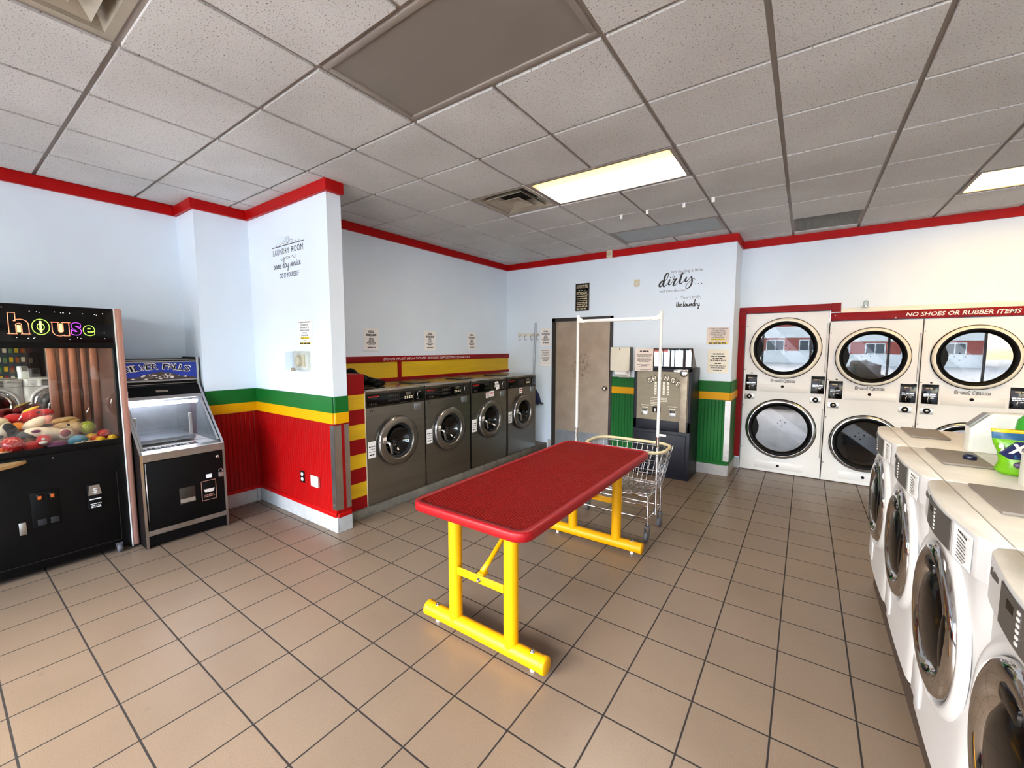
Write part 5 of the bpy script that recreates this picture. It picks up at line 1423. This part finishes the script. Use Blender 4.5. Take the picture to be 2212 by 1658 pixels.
t = thing('wall_decal', 'black dirty laundry joke lettering on the back wall above the change machine', 'wall lettering', (-1.38, YBACK, 2.15))
y3 = YBACK
b = B()
b.text("I'm feeling a little", (-1.3, y3, 2.595), XP, ZP, h=.038, w=.385, ext=0, off=-.004); b.text('will you do me?', (-1.475, y3, 2.357), XP, ZP, h=.038, w=.345, ext=0, off=-.004)
b.text('Yours truly,', (-1.247, y3, 2.257), XP, ZP, h=.038, w=.245, ext=0, off=-.004); b.box(-1.436, -1.422, y3 - .002, y3 - .0008, 2.266, 2.27)
for k in range(3): b.ell((-1.194 + k * .036, y3 - .001, 2.436), (.0065, .0008, .0065), u=10, v=6)
b.done('fine_lettering', 'decal_grey', t)
b = B()   # "dirty" as brush strokes, px of a 1650 px wide study, converted to metres
K = .385 / 860.
def br(pts): b.stroke([((p[0] - 160) * K, (720 - p[1] + (p[0] - 160) * .035) * K, p[2] * K) for p in pts], (-1.654, y3, 2.445), XP, ZP, n=8)
br([(300, 590, 14), (250, 585, 20), (195, 640, 26), (175, 710, 28), (205, 740, 22), (250, 700, 12), (290, 600, 10)])
br([(290, 610, 8), (370, 560, 8), (420, 470, 9), (425, 385, 12), (390, 375, 16), (345, 430, 24), (310, 560, 28), (290, 690, 27), (300, 745, 20), (345, 740, 10), (430, 660, 7)])
br([(480, 560, 16), (455, 620, 24), (440, 690, 24), (465, 715, 16), (510, 690, 8), (560, 610, 6), (600, 540, 7), (600, 490, 9), (570, 480, 9), (555, 520, 9), (590, 580, 11), (650, 570, 14)])
br([(675, 560, 16), (620, 620, 26), (585, 700, 27), (580, 750, 24), (620, 755, 12), (690, 680, 7), (740, 620, 7)])
br([(830, 405, 22), (790, 520, 27), (760, 640, 27), (760, 700, 24), (795, 715, 14), (860, 660, 7), (900, 600, 7)])
br([(710, 455, 5), (800, 440, 6), (905, 438, 6)])
br([(945, 550, 14), (915, 620, 24), (910, 670, 22), (940, 680, 14), (1010, 620, 8), (1070, 545, 10)])
br([(1070, 550, 16), (1085, 620, 22), (1090, 700, 22), (1060, 800, 20), (1000, 870, 16), (940, 860, 12), (935, 790, 9), (1010, 700, 7), (1100, 630, 6), (1150, 620, 5), (1175, 670, 5)])
b.ell((-1.654 + (490 - 160) * K, y3 - .001, 2.445 + (720 - 505 + 11) * K), (.007, .0008, .007), u=10, v=6)
b.done('brush_lettering', 'decal_black', t)
b = B(); script(b, 'the', (-1.42, y3, 2.158), .075, .034, .0052); script(b, 'laundry', (-1.335, y3, 2.158), .205, .034, .0052); b.done('script_lettering', 'decal_black', t)
# thermostat in its clear guard
t = thing('thermostat', 'white thermostat inside a clear plastic guard box on the partition wall', 'thermostat', (-3.75, YPART - .03, 1.43))
yw = YPART
B().box(-3.83, -3.7, yw - .02, yw, 1.45, 1.56, bev=.006).lathe([(.045, .02), (.045, .045), (.038, .052), (0, .052)], (-3.765, yw, 1.505), 'y', 28, -1).done('thermostat_body', 'ivory', t)
b = B()
ga, gb, gy, g0, g1 = -3.9, -3.62, yw - .085, 1.425, 1.59
for q in (((ga, gy, g0), (gb, gy, g0), (gb, gy, g1), (ga, gy, g1)), ((ga, gy, g0), (ga, yw, g0), (ga, yw, g1), (ga, gy, g1)), ((gb, gy, g0), (gb, yw, g0), (gb, yw, g1), (gb, gy, g1)), ((ga, gy, g1), (gb, gy, g1), (gb, yw, g1), (ga, yw, g1)), ((ga, gy, g0), (gb, gy, g0), (gb, yw, g0), (ga, yw, g0))): b.poly(q)
b.done('guard_box', 'acrylic', t)
B().box(-3.78, -3.73, yw - .095, yw - .08, 1.415, 1.44, bev=.004).lathe([(.014, 0), (.014, .02), (0, .02)], (-3.755, yw - .085, 1.43), 'y', 16, -1).done('guard_lock', 'dull_metal', t)
B().box(-3.905, -3.615, yw - .006, yw - .0005, 1.42, 1.595, bev=.003).done('guard_back', 'plastic_clear_white', t)
# outlet, cover
t = thing('wall_outlet', 'black wall socket with white receptacles low on the red partition', 'socket', (-3.825, YPART, .41))
yw = YPART - .009
B().box(-3.861, -3.789, yw - .006, yw, .355, .467, bev=.003).done('cover_plate', 'black', t)
for z in (.388, .436): B().lathe([(.018, 0), (.018, .006), (0, .006)], (-3.825, yw - .005, z), 'y', 20, -1).done('receptacle', 'white', t)
t = thing('blank_cover', 'white square junction box cover on the red partition beside the socket', 'cover', (-3.585, YPART, .41))
B().box(-3.65, -3.535, yw - .022, yw, .36, .458, bev=.004).done('box', 'white', t)
B().box(-3.64, -3.52, yw - .028, yw - .022, .368, .465, bev=.003).done('cover', 'white', t)
# small devices on the back wall
t = thing('wall_sensor', 'small ivory sensor on the back wall between the sign and the lettering', 'sensor', (-1.95, YBACK, 2.51))
b = B(); b.prism([(-1.987, 2.558), (-1.914, 2.558), (-1.914, 2.48), (-1.93, 2.464), (-1.975, 2.464), (-1.987, 2.48)], 'y', y - .022, y, bev=.003); b.done('housing', 'ivory', t)
B().ell((-1.95, y - .022, 2.505), (.016, .006, .016)).done('lens', 'plastic_clear_white', t)
t = thing('alarm_sounder', 'ivory alarm box with round brass centre on the red band above the door', 'alarm', (-2.34, YBACK - .032, 2.95))
B().box(-2.382, -2.298, YBACK - .062, YBACK - .033, 2.895, 3.0, bev=.004).done('housing', 'ivory', t)
B().lathe([(.03, 0), (.03, .006), (.02, .008), (.018, .003), (.01, .003), (.008, .01), (0, .01)], (-2.34, YBACK - .06, 2.95), 'y', 24, -1).done('sounder', 'gold_print', t)
# towel dispenser
t = thing('towel_dispenser', 'cream paper towel dispenser on the wall between door and change machine', 'dispenser', (-2.12, YBACK, 1.3))
B().box(-2.262, -1.978, YBACK - .13, YBACK - .0, 1.302, 1.632, bev=.006).done('housing', 'panel_grey', t)
b = B().box(-2.262, -1.985, YBACK - .137, YBACK - .129, 1.31, 1.63, bev=.004).box(-2.255, -1.99, YBACK - .14, YBACK - .13, 1.302, 1.312)
b.done('front_cover', 'cream_white', t); B().cyl((-2.125, YBACK - .141, 1.605), (-2.125, YBACK - .135, 1.605), .008).done('lock', 'black', t)
b = B()
for k in range(4): b.prism([(YBACK - .12 + k * .02, 1.302), (YBACK - .10 + k * .02, 1.302), (YBACK - .105 + k * .012, 1.24 - k * .012), (YBACK - .12 + k * .012, 1.25 - k * .01)], 'x', -2.2 + k * .012, -2.04 + k * .014)
b.done('paper_towels', 'paper', t)
# hook rack and broom in the corner
t = thing('hook_rack', 'pale metal coat hook rail on the back wall behind the broom handle', 'hook rack', (-3.73, YBACK, 1.83))
B().box(-3.945, -3.53, y - .008, y, 1.805, 1.86, bev=.002).done('rail', 'plastic_clear_white', t)
for k in range(4):
    xx = -3.91 + k * .115
    B().tube([(xx, y - .008, 1.82), (xx, y - .03, 1.8), (xx + .01, y - .045, 1.765), (xx + .03, y - .045, 1.745), (xx + .05, y - .04, 1.76)], .0045, 6).lathe([(.011, 0), (.011, .006), (0, .008)], (xx + .02, y - .008, 1.832), 'y', 12, -1).done('hook', 'aluminium', t)
t = thing('broom', 'broom with grey handle and dark blue head hanging upside against the corner wall', 'broom', (-3.56, YBACK - .03, .67))
B().cyl((-3.592, YBACK - .07, .9), (-3.56, YBACK - .065, 2.02), .0125, n=14).done('handle', 'galvanised', t)
B().prism([(-3.64, .74), (-3.46, .72), (-3.5, .86), (-3.56, .95), (-3.62, .95)], 'y', YBACK - .085, YBACK - .025, bev=.01).done('head', 'broom_blue', t)
b = B(); rd = random.Random(2)
for k in range(60):
    u = rd.random(); xx = -3.64 + .18 * u; yy = YBACK - .08 + .05 * rd.random()
    b.cyl((xx, yy, .74), (xx + (u - .3) * .06, yy, .665 + rd.random() * .02 + .04 * u), .005, .003, n=5)
b.done('bristles', 'bristle_grey', t, sharp=60)
# ================================================================== BEHIND THE CAMERA: street front and far wall
struct(B().box(-40, 40, -60, YF - .12, -.12, -.02), 'ground', 'asphalt')
t = thing('brick_building', 'red brick building across the parking lot, seen mirrored in the dryer glass', 'building', (-3, -24, 0))
B().box(-16, 9, -30, -24, 0, 5.4).done('walls', 'brick', t)
B().box(-16.2, 9.2, -30.2, -23.8, 5.4, 5.7).done('roof_edge', 'render_white', t)
B().box(-16, 9, -24.1, -23.98, 2.7, 3.9).done('sign_band', 'render_white', t)
B().box(-16, 9, -24.08, -23.98, 0, 1.3).done('plinth', 'render_white', t)
for k in range(8):
    x = -15 + k * 3
    w_ = B().box(x, x + 1.7, -24.1, -23.95, 1.3, 2.5).done('window', 'render_white', t)
    B().box(x + .1, x + .8, -24.0, -23.93, 1.4, 2.4).box(x + .9, x + 1.6, -24.0, -23.93, 1.4, 2.4).done('pane', 'window_dark', w_)
rd = random.Random(8)
for k, (x, h, lab) in enumerate(((-22, 9, 'tall leafy tree at the far end of the red brick building'), (-12.5, 8.5, 'leafy tree rising behind the red brick building'), (-2, 9.5, 'tallest leafy tree behind the middle of the brick building'), (7.5, 8.5, 'leafy tree behind the near end of the brick building'), (17, 9, 'leafy tree standing free beside the brick building'))):
    t = thing('tree', lab, 'tree', (x, -36, 0), 'trees across the parking lot')
    B().cyl((x, -36, 0), (x, -36, h * .6), .35, .2, 10).done('trunk', 'bark', t)
    b = B()
    for q in range(26):
        b.ell((x + max(-2.6, min(2.6, rd.gauss(0, 1.5))), -36 + rd.gauss(0, 1.), h * .72 + rd.gauss(0, 1.4)), (rd.uniform(.9, 1.7), rd.uniform(.9, 1.6), rd.uniform(.7, 1.3)), (V((rd.random(), rd.random(), rd.random())).normalized(), rd.random() * 2), u=10, v=7, bumps=.2)
    b.done('crown', 'leaf', t, sharp=80)
# snack machine on the far wall, mirrored in the claw machine
t = thing('vending_machine', 'dark snack vending machine on the side wall, mirrored in the claw machine', 'vending machine', (6.2, 1.3, 0))
B().box(5.82, XR - .01, .82, 1.8, .0, 1.85, bev=.01).done('cabinet', 'slate', t)
B().box(5.81, 5.825, .9, 1.5, .5, 1.75).done('window', 'window_dark', t)
for r in range(5):
    for c in range(6): B().box(5.8, 5.812, .93 + c * .095, .99 + c * .095, .58 + r * .23, .7 + r * .23).done('snack_pack', ('old_yellow', 'dark_red_paint', 'ivory', 'green_paint')[(r * 3 + c) % 4], t)
B().box(5.805, 5.82, 1.55, 1.72, .9, 1.5).done('selector', 'black_gloss', t)
# ================================================================== CAMERA, LIGHT
cam = bpy.data.cameras.new('camera'); co = bpy.data.objects.new('camera', cam); COL.objects.link(co)
cam.sensor_width = 36; cam.sensor_fit = 'HORIZONTAL'; cam.lens = FPX / 2212 * 36; cam.clip_start = .05
R_ = V((math.cos(YAW), -math.sin(YAW), 0)); F_ = V((math.sin(YAW) * math.cos(PIT), math.cos(YAW) * math.cos(PIT), math.sin(PIT))); U_ = R_.cross(F_)
co.matrix_world = Matrix(((R_.x, U_.x, -F_.x, 0), (R_.y, U_.y, -F_.y, 0), (R_.z, U_.z, -F_.z, H), (0, 0, 0, 1)))
SC.camera = co
w = bpy.data.worlds.new('sky'); SC.world = w; w.use_nodes = True
nt = w.node_tree; bg = nt.nodes['Background']
sk = nt.nodes.new('ShaderNodeTexSky'); sk.sky_type = 'NISHITA'; sk.sun_disc = False; sk.sun_elevation = math.radians(42); sk.sun_rotation = math.radians(200)
sk.air_density = 1.; sk.dust_density = 2.5; sk.ozone_density = 1.
nt.links.new(sk.outputs[0], bg.inputs[0]); bg.inputs[1].default_value = SKY
sun = bpy.data.lights.new('sun', 'SUN'); sun.energy = SUN; sun.angle = .01; sun.color = (1, .95, .86)
so = bpy.data.objects.new('sun', sun); COL.objects.link(so); so.rotation_euler = V((-.45, -.4, -.8)).to_track_quat('-Z', 'Y').to_euler()
for x0, x1 in ((-4.6, -.3), (-.3, 6.3)):
    l = bpy.data.lights.new('window_portal', 'AREA'); l.shape = 'RECTANGLE'; l.size = x1 - x0; l.size_y = 2.3
    l.cycles.is_portal = True
    o = bpy.data.objects.new('window_portal', l); COL.objects.link(o); o.location = ((x0 + x1) / 2, YF - .1, 1.57); o.rotation_euler = (math.radians(90), 0, 0)
vs = SC.view_settings
SC.display_settings.display_device = 'sRGB'
vs.view_transform = 'Standard'; vs.look = 'None'; vs.exposure = EXPO; vs.gamma = 1; vs.use_curve_mapping = False
cy = SC.cycles
cy.use_denoising = True; cy.max_bounces = 10; cy.diffuse_bounces = 6; cy.glossy_bounces = 5; cy.transmission_bounces = 6; cy.transparent_max_bounces = 16
cy.sample_clamp_indirect = 12; cy.caustics_reflective = False; cy.caustics_refractive = False; cy.blur_glossy = .5
